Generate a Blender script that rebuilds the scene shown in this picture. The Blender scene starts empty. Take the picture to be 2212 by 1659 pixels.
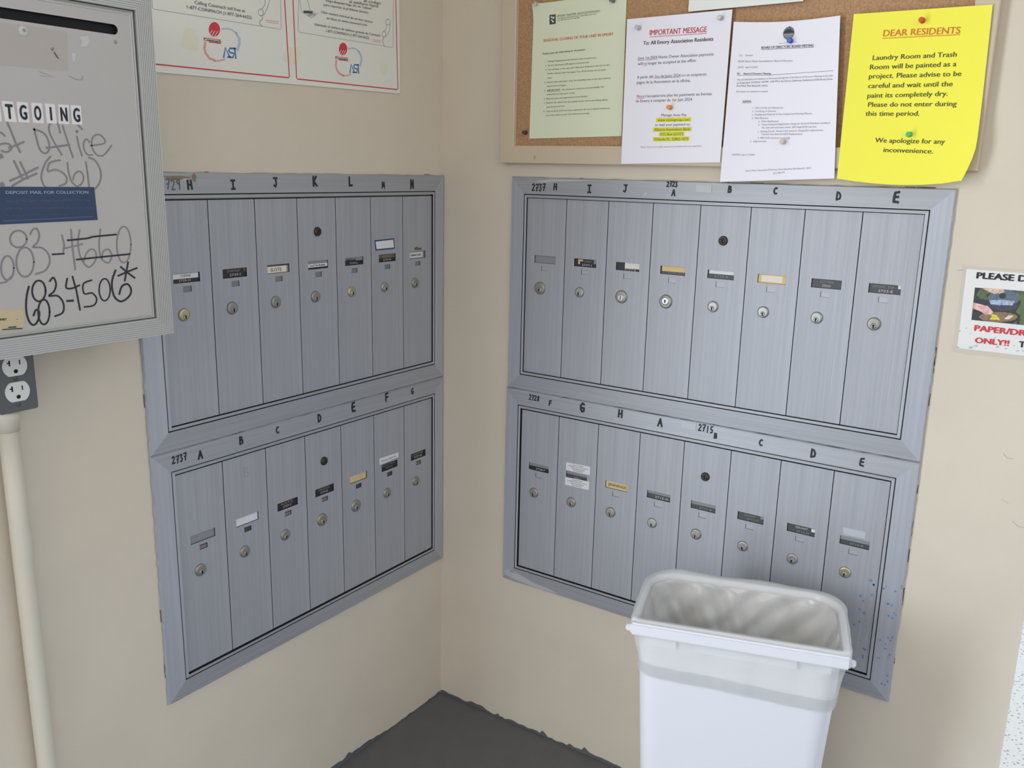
import bpy, bmesh, math, random
from mathutils import Vector, Matrix
SC = bpy.context.scene
COL = SC.collection
random.seed(11)
# ---------------------------------------------------------------- camera
cam = bpy.data.cameras.new('camera'); cam_o = bpy.data.objects.new('camera', cam); COL.objects.link(cam_o)
cam.sensor_fit = 'HORIZONTAL'; cam.sensor_width = 36.0
cam.lens = 36.0 * 1933.9 / 2212.0
cam.clip_start = 0.02; cam.clip_end = 200
RV, UV, FV = (Vector(v) for v in ((0.8257546, 0.5636198, 0.0214939), (-0.1487612, 0.1808738, 0.9721907), (-0.5440583, 0.8059884, -0.2332021)))
M4 = Matrix((RV, UV, -FV)).transposed().to_4x4()
M4.translation = Vector((1.32645, -1.65904, 1.35193))
cam_o.matrix_world = M4
SC.camera = cam_o
# ---------------------------------------------------------------- view, sky, daylight
vs = SC.view_settings
vs.view_transform = 'Standard'; vs.look = 'None'; vs.gamma = 1.0; vs.use_curve_mapping = False
vs.exposure = 0.32
wd = bpy.data.worlds.new('sky'); SC.world = wd; wd.use_nodes = True
nt = wd.node_tree; nt.nodes.clear()
wo = nt.nodes.new('ShaderNodeOutputWorld'); bg = nt.nodes.new('ShaderNodeBackground')
tc = nt.nodes.new('ShaderNodeTexCoord'); sx = nt.nodes.new('ShaderNodeSeparateXYZ'); cr = nt.nodes.new('ShaderNodeValToRGB')
nt.links.new(tc.outputs['Generated'], sx.inputs[0]); nt.links.new(sx.outputs['Z'], cr.inputs[0])
cr.color_ramp.elements[0].position = 0.0; cr.color_ramp.elements[0].color = (0.42, 0.42, 0.40, 1)
e = cr.color_ramp.elements.new(0.03); e.color = (0.95, 0.97, 1.0, 1)
cr.color_ramp.elements[2].position = 0.8; cr.color_ramp.elements[2].color = (0.62, 0.78, 1.0, 1)
nt.links.new(cr.outputs[0], bg.inputs[0]); bg.inputs[1].default_value = 1.25
nt.links.new(bg.outputs[0], wo.inputs[0])

def area_light(name, loc, target, sx_, sy_, power, colr):
    l = bpy.data.lights.new(name, 'AREA'); l.shape = 'RECTANGLE'; l.size = sx_; l.size_y = sy_; l.energy = power; l.color = colr
    o = bpy.data.objects.new(name, l); COL.objects.link(o); o.location = loc
    o.rotation_euler = (Vector(target) - Vector(loc)).to_track_quat('-Z', 'Y').to_euler()
    return o
# daylight coming in by the doorway in the left wall (left of the picture); the second lamp is fill added behind the camera for the right wall
area_light('doorway_daylight', (-0.06, -1.85, 1.05), (1.0, -1.85, 1.05), 0.95, 2.0, 38, (0.86, 0.95, 1.04))
area_light('added_back_fill', (1.5, -4.3, 2.0), (0.5, 0.0, 1.5), 2.2, 1.2, 13, (1.0, 0.98, 0.95))
# ---------------------------------------------------------------- materials
def lin(c):
    c = c / 255.0
    return c / 12.92 if c <= 0.04045 else ((c + 0.055) / 1.055) ** 2.4
MATS = {}
def mat(name, rgb, rough=0.6, metal=0.0, spec=0.5, bump=0.0, bscale=200.0, stretch=(1, 1, 1), var=0.0, vscale=30.0, vstretch=None, alpha=1.0, emit=0.0):
    m = bpy.data.materials.new(name); m.use_nodes = True
    n = m.node_tree; b = n.nodes['Principled BSDF']
    c = tuple(lin(x) for x in rgb) + (1,)
    b.inputs['Base Color'].default_value = c; b.inputs['Roughness'].default_value = rough
    b.inputs['Metallic'].default_value = metal; b.inputs['Specular IOR Level'].default_value = spec
    if bump or var:
        t = n.nodes.new('ShaderNodeTexCoord')
    if var:
        mp = n.nodes.new('ShaderNodeMapping'); mp.inputs['Scale'].default_value = vstretch or stretch
        no = n.nodes.new('ShaderNodeTexNoise'); no.inputs['Scale'].default_value = vscale; no.inputs['Detail'].default_value = 5
        rp = n.nodes.new('ShaderNodeMapRange'); rp.inputs[1].default_value = 0.3; rp.inputs[2].default_value = 0.7
        rp.inputs[3].default_value = 1 - var; rp.inputs[4].default_value = 1 + var
        mx = n.nodes.new('ShaderNodeMixRGB'); mx.blend_type = 'MULTIPLY'; mx.inputs[0].default_value = 1; mx.inputs[1].default_value = c
        n.links.new(t.outputs['Object'], mp.inputs[0]); n.links.new(mp.outputs[0], no.inputs[0]); n.links.new(no.outputs[0], rp.inputs[0])
        n.links.new(rp.outputs[0], mx.inputs[2]); n.links.new(mx.outputs[0], b.inputs['Base Color'])
    if bump:
        mp = n.nodes.new('ShaderNodeMapping'); mp.inputs['Scale'].default_value = stretch
        no = n.nodes.new('ShaderNodeTexNoise'); no.inputs['Scale'].default_value = bscale; no.inputs['Detail'].default_value = 4
        bp = n.nodes.new('ShaderNodeBump'); bp.inputs['Strength'].default_value = bump; bp.inputs['Distance'].default_value = 0.002
        n.links.new(t.outputs['Object'], mp.inputs[0]); n.links.new(mp.outputs[0], no.inputs[0]); n.links.new(no.outputs[0], bp.inputs['Height'])
        n.links.new(bp.outputs[0], b.inputs['Normal'])
    if alpha < 1:
        o = n.nodes['Material Output']; tr = n.nodes.new('ShaderNodeBsdfTransparent'); ms = n.nodes.new('ShaderNodeMixShader')
        ms.inputs[0].default_value = alpha
        n.links.new(tr.outputs[0], ms.inputs[1]); n.links.new(b.outputs[0], ms.inputs[2]); n.links.new(ms.outputs[0], o.inputs['Surface'])
    MATS[name] = m
    return m
WALLC = (216, 205, 188)
mat('wall_paint', WALLC, 0.75, bump=0.25, bscale=60, var=0.03, vscale=6)
mat('ceiling_paint', (215, 205, 190), 0.8)
mat('floor_paint', (98, 99, 101), 0.55, bump=0.2, bscale=90, var=0.05, vscale=20)
mat('speckled_paving', (226, 226, 220), 0.6)
for nm, stv, ac in (('alu_v', (60, 60, 1.2), (176, 179, 188)), ('alu_h', (1.2, 60, 60), (164, 166, 172))):  # side rails paler, level rails darker: their reflections put into the base colour
    mat(nm, ac, 0.42, metal=0.25, bump=0.12, bscale=9, stretch=stv, var=0.07, vscale=2.2, vstretch=stv)
mat('alu_door', (166, 168, 175), 0.45, metal=0.18, bump=0.12, bscale=9, stretch=(60, 60, 1.2), var=0.08, vscale=2.4, vstretch=(60, 60, 1.0))
mat('gap_black', (22, 22, 26), 0.8)
mat('seam_gray', (70, 72, 78), 0.7)
mat('lock_nickel', (166, 166, 162), 0.42, metal=0.7)
mat('lock_brass', (188, 180, 154), 0.35, metal=0.75)
mat('lock_old', (156, 154, 147), 0.45, metal=0.7)
mat('lock_core', (196, 196, 194), 0.4, metal=0.8)
mat('lock_dark', (70, 66, 60), 0.45, metal=0.6)
mat('keyway_black', (15, 15, 16), 0.8)
mat('card_black', (38, 38, 42), 0.4); mat('card_charcoal', (72, 74, 76), 0.5); mat('card_white', (225, 225, 226), 0.6)
mat('card_gray', (140, 141, 146), 0.6); mat('card_tan', (222, 196, 148), 0.6); mat('card_yellow', (222, 194, 132), 0.6)
mat('card_cream', (232, 222, 205), 0.6); mat('card_brown', (104, 92, 74), 0.6); mat('card_border_blue', (42, 72, 112), 0.5)
mat('catch_gray', (132, 134, 140), 0.5, metal=0.3); mat('catch_pale', (176, 178, 184), 0.5, metal=0.3); mat('catch_rust', (120, 84, 66), 0.6)
mat('emboss_white', (205, 205, 205), 0.6); mat('emboss_dim', (150, 150, 150), 0.6)
mat('marker_dark', (34, 36, 42), 0.6); mat('marker_gray', (136, 134, 138), 0.7); mat('marker_faint', (98, 98, 112), 0.7)
mat('ink', (40, 42, 52), 0.7); mat('ink_soft', (78, 80, 92), 0.7); mat('ink_pale', (126, 128, 142), 0.7); mat('ink_green', (84, 98, 82), 0.7)
mat('ink_red', (198, 62, 76), 0.7); mat('ink_red2', (206, 104, 78), 0.7); mat('ink_orange', (218, 116, 48), 0.7); mat('ink_olive', (84, 84, 36), 0.7)
mat('highlight', (222, 222, 40), 0.6)
mat('print_red', (208, 58, 74), 0.6); mat('print_pink', (226, 158, 158), 0.6); mat('print_blue', (64, 124, 176), 0.6); mat('print_blue_pale', (178, 198, 220), 0.6); mat('print_gray', (176, 178, 176), 0.6)
mat('print_paleblue', (150, 172, 196), 0.6); mat('print_dimblue', (78, 104, 140), 0.6)
mat('poster_white', (232, 232, 224), 0.45); mat('stain_yellow', (230, 227, 208), 0.5)
mat('paper_white', (244, 241, 251), 0.7); mat('paper_green', (228, 233, 206), 0.7); mat('paper_yellow', (252, 245, 78), 0.65); mat('paper_offwhite', (240, 240, 236), 0.7)
mat('emblem_gray', (118, 124, 128), 0.7); mat('emblem_dark', (50, 58, 64), 0.7); mat('emblem_green', (52, 82, 84), 0.7)
mat('board_cream', (206, 190, 166), 0.6, bump=0.1, bscale=60)
mat('cork', (178, 140, 104), 0.85, bump=0.5, bscale=350, var=0.22, vscale=300, stretch=(1, 1, 1))
mat('sign_white', (232, 230, 228), 0.3); mat('film_edge', (206, 198, 184), 0.25)
for nm, c in (('pic_dark', (52, 56, 56)), ('pic_green', (88, 106, 70)), ('pic_steel', (96, 108, 124)), ('pic_lid', (66, 68, 84)), ('pic_lid2', (160, 176, 200)), ('pic_skin', (216, 184, 172)), ('pic_skin2', (226, 182, 176)), ('pic_food', (142, 112, 94)), ('pic_yellow', (214, 212, 74)), ('pic_cream', (212, 202, 168))):
    mat(nm, c, 0.5, var=0.3, vscale=260)
mat('speck_blue', (160, 184, 200), 0.6); mat('speck_blue2', (182, 188, 198), 0.6); mat('speck_frame', (112, 140, 180), 0.6)
mat('box_panel', (186, 182, 180), 0.45, metal=0.15, var=0.015, vscale=12)
mat('box_trim', (186, 186, 184), 0.4, metal=0.4); mat('box_side', (150, 150, 150), 0.5, metal=0.3)
mat('stain_tan', (184, 177, 171), 0.55); mat('stain_brown', (110, 92, 92), 0.6); mat('smear_white', (204, 202, 202), 0.6)
mat('tile_white', (232, 230, 230), 0.5); mat('sticker_blue', (30, 54, 92), 0.35); mat('plate_brass', (200, 182, 148), 0.4, metal=0.3)
mat('outlet_plate_gray', (98, 100, 102), 0.5, metal=0.3); mat('outlet_white', (226, 226, 220), 0.4)
mat('pipe_paint', (214, 208, 192), 0.5)
mat('rust_brown', (140, 122, 106), 0.7)
mat('smear_gray', (182, 186, 190), 0.6); mat('edge_dark', (70, 72, 76), 0.8); mat('edge_pale', (222, 214, 196), 0.8)
mat('bin_plastic', (222, 223, 229), 0.35); mat('sticker_clear', (186, 190, 196), 0.4)
for nm, c in (('clear', (196, 196, 190)), ('gray', (120, 122, 126)), ('brown', (86, 62, 56)), ('clearb', (200, 190, 180)), ('orange', (232, 146, 30)), ('blue', (44, 96, 196)), ('tan', (206, 190, 180)), ('red', (216, 70, 40)), ('green', (70, 190, 110))):
    mat('pin_' + nm, c, 0.25)
# speckled ground outside
m = MATS['speckled_paving']; n = m.node_tree; b = n.nodes['Principled BSDF']
t = n.nodes.new('ShaderNodeTexCoord'); vo = n.nodes.new('ShaderNodeTexVoronoi'); vo.inputs['Scale'].default_value = 95
no = n.nodes.new('ShaderNodeTexNoise'); no.inputs['Scale'].default_value = 140
ad = n.nodes.new('ShaderNodeMath'); ad.operation = 'MULTIPLY'
rp = n.nodes.new('ShaderNodeValToRGB'); rp.color_ramp.elements[0].position = 0.07; rp.color_ramp.elements[0].color = (0.26, 0.26, 0.25, 1)
rp.color_ramp.elements[1].position = 0.16; rp.color_ramp.elements[1].color = (0.74, 0.68, 0.58, 1)
n.links.new(t.outputs['Object'], vo.inputs['Vector']); n.links.new(t.outputs['Object'], no.inputs['Vector'])
n.links.new(vo.outputs['Distance'], ad.inputs[0]); n.links.new(no.outputs[0], ad.inputs[1]); n.links.new(ad.outputs[0], rp.inputs[0]); n.links.new(rp.outputs[0], b.inputs['Base Color'])
# translucent plastic film of the bin bag
m = bpy.data.materials.new('bag_film'); m.use_nodes = True; n = m.node_tree; b = n.nodes['Principled BSDF']; MATS['bag_film'] = m
b.inputs['Base Color'].default_value = (0.93, 0.92, 0.89, 1); b.inputs['Roughness'].default_value = 0.2
tr = n.nodes.new('ShaderNodeBsdfTransparent'); tr.inputs[0].default_value = (0.99, 0.99, 0.985, 1)
tl = n.nodes.new('ShaderNodeBsdfTranslucent'); tl.inputs[0].default_value = (0.85, 0.85, 0.82, 1)
m1 = n.nodes.new('ShaderNodeMixShader'); m1.inputs[0].default_value = 0.15; m2 = n.nodes.new('ShaderNodeMixShader'); m2.name = 'film_mix'; m2.inputs[0].default_value = 0.42
n.links.new(b.outputs[0], m1.inputs[1]); n.links.new(tl.outputs[0], m1.inputs[2]); n.links.new(tr.outputs[0], m2.inputs[1]); n.links.new(m1.outputs[0], m2.inputs[2])
n.links.new(m2.outputs[0], n.nodes['Material Output'].inputs['Surface'])

hf = MATS['bag_film'].copy(); hf.name = 'hem_film'; MATS['hem_film'] = hf
hf.node_tree.nodes['Principled BSDF'].inputs['Base Color'].default_value = (0.62, 0.64, 0.66, 1)

fi = MATS['bag_film'].copy(); fi.name = 'bag_film_folds'; MATS['bag_film_folds'] = fi      # gathered layers; warm shade inside the bin put into its beige
fi.node_tree.nodes['film_mix'].inputs[0].default_value = 0.80
fi.node_tree.nodes['Principled BSDF'].inputs['Base Color'].default_value = (0.84, 0.81, 0.76, 1)

n = fi.node_tree; b = n.nodes['Principled BSDF']; b.inputs['Roughness'].default_value = 0.16
t = n.nodes.new('ShaderNodeTexCoord'); mp = n.nodes.new('ShaderNodeMapping'); mp.inputs['Rotation'].default_value = (0.3, -0.85, 0.4)
wv = n.nodes.new('ShaderNodeTexWave'); wv.inputs['Scale'].default_value = 8; wv.inputs['Distortion'].default_value = 3.2; wv.inputs['Detail'].default_value = 3; wv.inputs['Detail Scale'].default_value = 1.2
bp = n.nodes.new('ShaderNodeBump'); bp.inputs['Strength'].default_value = 0.38; bp.inputs['Distance'].default_value = 0.012
n.links.new(t.outputs['Object'], mp.inputs[0]); n.links.new(mp.outputs[0], wv.inputs[0]); n.links.new(wv.outputs['Fac'], bp.inputs['Height']); n.links.new(bp.outputs[0], b.inputs['Normal'])
YEL_T=[('DEAR RESIDENTS',0.9442,1.5775,1.0595,1.5752,0.01,'ink_orange',1),('Laundry Room and Trash',0.9316,1.5412,1.0588,1.5407,0.0074,'ink_olive',1),('Room will be painted as a',0.9289,1.5265,1.0603,1.5262,0.0075,'ink_olive',1),('project. Please advise to be',0.9288,1.5122,1.0693,1.5112,0.0075,'ink_olive',1),('careful and wait until the',0.9293,1.4969,1.0584,1.4961,0.0075,'ink_olive',1),('paint its completely dry.',0.9297,1.4813,1.0533,1.4814,0.0075,'ink_olive',1),('Please do not enter during',0.9323,1.4668,1.0682,1.4655,0.0075,'ink_olive',1),('this time period.',0.9297,1.4524,1.0144,1.4513,0.0076,'ink_olive',1),('We apologize for any',0.95,1.4091,1.0582,1.4069,0.0076,'ink_olive',1),('inconvenience.',0.9652,1.3935,1.0421,1.3917,0.0076,'ink_olive',1)]
YEL_L=[([(0.9436,1.5746),(1.0597,1.5735)],0.0011,'ink_orange')]
IMP_T=[('IMPORTANT MESSAGE',0.5194,1.6044,0.6339,1.6035,0.0096,'ink_red',1),('To: All Emory Association Residents',0.5069,1.5881,0.6477,1.5878,0.0066,'ink',1),('June 1st,2024 Home Owner Association payments',0.4969,1.5619,0.6505,1.5622,0.0053,'ink_soft',0),('will',0.4973,1.5517,0.5075,1.5519,0.0053,'ink_soft',0),('no',0.5091,1.5518,0.5169,1.5519,0.0053,'ink_red',0),('longer be accepted at the office.',0.5188,1.5518,0.6175,1.5529,0.0053,'ink_soft',0),('A partir del 1ro de Junio 2024',0.4971,1.5272,0.5876,1.5276,0.0053,'ink_soft',0),('no',0.5899,1.5275,0.5977,1.5277,0.0052,'ink_red',0),('se aceptaran',0.6,1.5278,0.6391,1.5279,0.0051,'ink_soft',0),('pagos de la Association en la oficina.',0.4976,1.5175,0.6085,1.5178,0.0054,'ink_soft',0),('Nous',0.4992,1.4919,0.5147,1.4922,0.0054,'ink_red',0),("n'accepterons plus les paiements au bureau",0.5166,1.4921,0.6522,1.493,0.0054,'ink_soft',0),('de Emory à compter du 1er Juin 2024.',0.4973,1.4833,0.6154,1.4839,0.0054,'ink_soft',0),('Manage Auto Pay',0.553,1.4565,0.6051,1.4564,0.0049,'ink_soft',0),('www.castlegroup.com',0.5459,1.4476,0.6113,1.4479,0.0045,'ink_olive',0),('or mail your payment to:',0.541,1.4387,0.6138,1.4392,0.005,'ink_soft',0),('Alliance Association Bank',0.5406,1.4298,0.614,1.4305,0.005,'ink_olive',0),('P.O. Box 621073',0.5539,1.421,0.6001,1.4216,0.005,'ink_olive',0),('Orlando FL. 32862-1073',0.5413,1.4117,0.6112,1.4126,0.005,'ink_olive',0),('*Note* As far as our policy states,do not mention # on your payments.',0.5121,1.398,0.6399,1.4011,0.0025,'ink_red',0)]
IMP_L=[([(0.5192,1.6016),(0.6341,1.6012)],0.0009,'ink_red'),([(0.497,1.5603),(0.5385,1.5604)],0.0005,'ink'),([(0.5332,1.527),(0.5877,1.5266)],0.0005,'ink'),([(0.4993,1.4905),(0.5148,1.4905)],0.0005,'ink_red'),([(0.5092,1.5504),(0.517,1.5505)],0.0005,'ink_red'),([(0.545,1.45),(0.6123,1.4503)],0.0078,'highlight'),([(0.5396,1.4321),(0.6147,1.4327)],0.0078,'highlight'),([(0.5533,1.4235),(0.6004,1.424)],0.0078,'highlight'),([(0.5407,1.4142),(0.6115,1.4152)],0.0078,'highlight')]
BRD_T=[("BOARD OF DIRECTORS' BOARD MEETING",0.7401,1.5686,0.8319,1.5677,0.004,'ink',1),('TO:    Owners',0.6998,1.5577,0.7252,1.5574,0.0031,'ink_pale',0),('FROM: Emory Master Association,Inc. Board of Directors',0.6991,1.5479,0.7977,1.5449,0.0032,'ink_pale',0),('DATE:  April 10,2024',0.6995,1.5378,0.736,1.5367,0.0031,'ink_pale',0),("RE:     Board of Directors' Meeting",0.6991,1.5272,0.7609,1.5251,0.0031,'ink_soft',1),('The consideration and adoption of the proposed agenda of the Board of Directors Meeting to be held',0.6996,1.5166,0.8688,1.5177,0.0029,'ink_pale',0),('on Friday,April 19,2024,at 1:00 PM - 3:00 PM in the Emory Clubhouse Auditorium,2720 Emory Drive',0.6996,1.511,0.8694,1.5121,0.003,'ink_soft',0),('East,West Palm Beach,FL 33415.',0.6998,1.5063,0.7576,1.5045,0.003,'ink_soft',0),('All owners are welcome to attend.',0.6997,1.4962,0.7585,1.495,0.003,'ink_pale',0),('AGENDA:',0.7128,1.4787,0.7295,1.4787,0.0031,'ink_soft',1),('1.  Call to Order by Chairperson',0.7321,1.4674,0.7884,1.4668,0.003,'ink_pale',0),('2.  Certifying of Quorum',0.7327,1.4615,0.776,1.4612,0.0029,'ink_pale',0),('3.  Reading and Disposal of Any Unapproved Meeting Minutes',0.7328,1.4555,0.84,1.4563,0.003,'ink_pale',0),('4.  New Business',0.7326,1.4496,0.7632,1.4496,0.003,'ink_pale',0),('a.  Palos Ratification',0.7458,1.4439,0.7827,1.4439,0.003,'ink_pale',0),('b.  Tenant Evaluation/Application charge for Seasonal Residents residing in',0.7461,1.4381,0.8729,1.4403,0.003,'ink_pale',0),('the same unit and same owner: $50 Single,$100 married.',0.7525,1.4329,0.8501,1.4339,0.003,'ink_pale',0),("c.  Parking Decals. Owner's first decal no charge,$50 replacements.",0.7461,1.4262,0.8625,1.4282,0.003,'ink_pale',0),("Tenant's first decal $10,$20 Replacements",0.7529,1.4216,0.8269,1.4218,0.003,'ink_pale',0),('d.  BBQ Grill removed in pool area.',0.7467,1.4153,0.8059,1.4152,0.0029,'ink_pale',0),('5.  Adjournment',0.7333,1.409,0.7636,1.4095,0.0031,'ink_pale',0),('POSTED: April 17,2024',0.7013,1.3852,0.7433,1.3856,0.003,'ink_pale',0),('Emory Master Association,2720 Emory Drive East,West Palm Beach,FL 33415',0.7296,1.357,0.8477,1.3641,0.0028,'ink_pale',0),('(561) 588-5778',0.7806,1.3537,0.8016,1.3558,0.0026,'ink_pale',0)]
BRD_L=[([(0.7402,1.5674),(0.832,1.5666)],0.0006,'ink'),([(0.6992,1.5256),(0.761,1.5239),(0.8688,1.527)],0.0006,'ink_soft'),([(0.7129,1.4777),(0.7296,1.4777)],0.0005,'ink_soft'),([(0.7706,1.5761),(0.8016,1.5768)],0.0005,'ink_pale')]
BRD_E=[(0.7866,1.5921),(0.7966,1.5918)]
GRN_T=[('EMORY MASTER ASSOCIATION,INC',0.3068,1.6528,0.4054,1.6557,0.004,'ink_green',0),('2720 EMORY DRIVE EAST,WEST PALM BEACH,FL 33415',0.307,1.649,0.3973,1.6516,0.0022,'ink_green',0),('(561) 588-5778 FAX (561) 588-5782',0.3071,1.6456,0.359,1.6472,0.002,'ink_green',0),('SEASONAL CLOSING OF YOUR UNIT IN EMORY',0.2754,1.6075,0.4371,1.6108,0.0051,'ink_red2',1),('Prepare your unit when leaving for the summer:',0.275,1.5828,0.3752,1.5862,0.0034,'ink_green',1),('1.  Unplug all appliances,entertainment units,computers,etc',0.2812,1.5675,0.4009,1.5698,0.0031,'ink_green',0),('2.  Set A/C thermostat at 80 degrees to prevent mold',0.2815,1.5592,0.3844,1.5617,0.0031,'ink_green',0),('3.  Turn off water at the main valve. Make sure all faucets in the unit are also',0.2818,1.5511,0.4319,1.5549,0.0031,'ink_green',0),('off after draining water from pipes. Turn off the breaker for the water',0.2873,1.5436,0.4241,1.5461,0.0031,'ink_green',0),('heater.',0.287,1.5353,0.2991,1.5355,0.0031,'ink_green',0),('4.  Seal all toilets with plastic wrap. Put something heavy on the top to prevent',0.2809,1.5266,0.4356,1.5301,0.0031,'ink_green',0),('odours from coming in',0.2871,1.5188,0.3328,1.5199,0.0032,'ink_green',0),('5.',0.2809,1.5104,0.2846,1.5105,0.0032,'ink_green',0),('IMPORTANT:',0.2882,1.5102,0.32,1.5112,0.0034,'ink_green',1),('Ask someone to check your unit periodically. Not',0.3233,1.5111,0.4217,1.514,0.0031,'ink_green',0),('necessarily to have your e-mail',0.2872,1.5027,0.3535,1.5041,0.0032,'ink_green',0),('6.  Place and store your approved hurricane shutters',0.2805,1.494,0.3843,1.4968,0.0032,'ink_green',0),('7.  Remove ALL debris from the outside of your unit to avoid flying objects',0.2808,1.4858,0.4306,1.4892,0.0032,'ink_green',0),('even during hurricane',0.2871,1.4775,0.3314,1.4794,0.0031,'ink_green',0),('8.  Take out all dry food out of your pantry,even the one in cabinets (unless you',0.2806,1.4689,0.4362,1.4731,0.0032,'ink_green',0),("don't want visitors in your Unit while you are away).",0.2866,1.461,0.3907,1.4643,0.0031,'ink_green',0)]
GRN_L=[([(0.2883,1.509),(0.3195,1.51)],0.0005,'ink_green')]
GRN_B=[(0.2889,1.6399),(0.3035,1.6404),(0.3028,1.6585),(0.2882,1.6583)]
POS_T=[('Calling Coinmach toll free at',-0.6547,1.6048,-0.5517,1.6064,0.0051,'ink_soft',0),('1-877-COINMACH (1-877-264-6622)',-0.67,1.5955,-0.5379,1.5976,0.005,'ink_soft',0),('el código',-0.2551,1.6686,-0.2048,1.6714,0.005,'ink_soft',0),('al teléfono hacia',-0.296,1.661,-0.2129,1.6645,0.0049,'ink_soft',0),('luego,después haga clic en "submit"',-0.3587,1.6537,-0.2308,1.6572,0.0045,'ink_soft',0),('para reportar el problema técnico.',-0.3644,1.6455,-0.2416,1.6486,0.0045,'ink_soft',0),('-Usar nuestra solicitud de servicio técnico',-0.3727,1.6314,-0.2303,1.6326,0.0045,'ink_soft',0),('en línea en www.coinmach.com',-0.3574,1.6224,-0.2467,1.6244,0.0045,'ink_soft',0),('-Llamando al número de teléfono gratuito de Coinmach',-0.3907,1.6071,-0.2085,1.6093,0.0045,'ink_soft',0),('1-877-COINMACH (1-877-264-6622)',-0.3598,1.599,-0.2416,1.6008,0.0046,'ink_soft',0),('Coinmach',-0.6407,1.5498,-0.6066,1.5504,0.0038,'ink',1),('Coinmach',-0.3369,1.5532,-0.3031,1.554,0.0035,'ink',1)]
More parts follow.
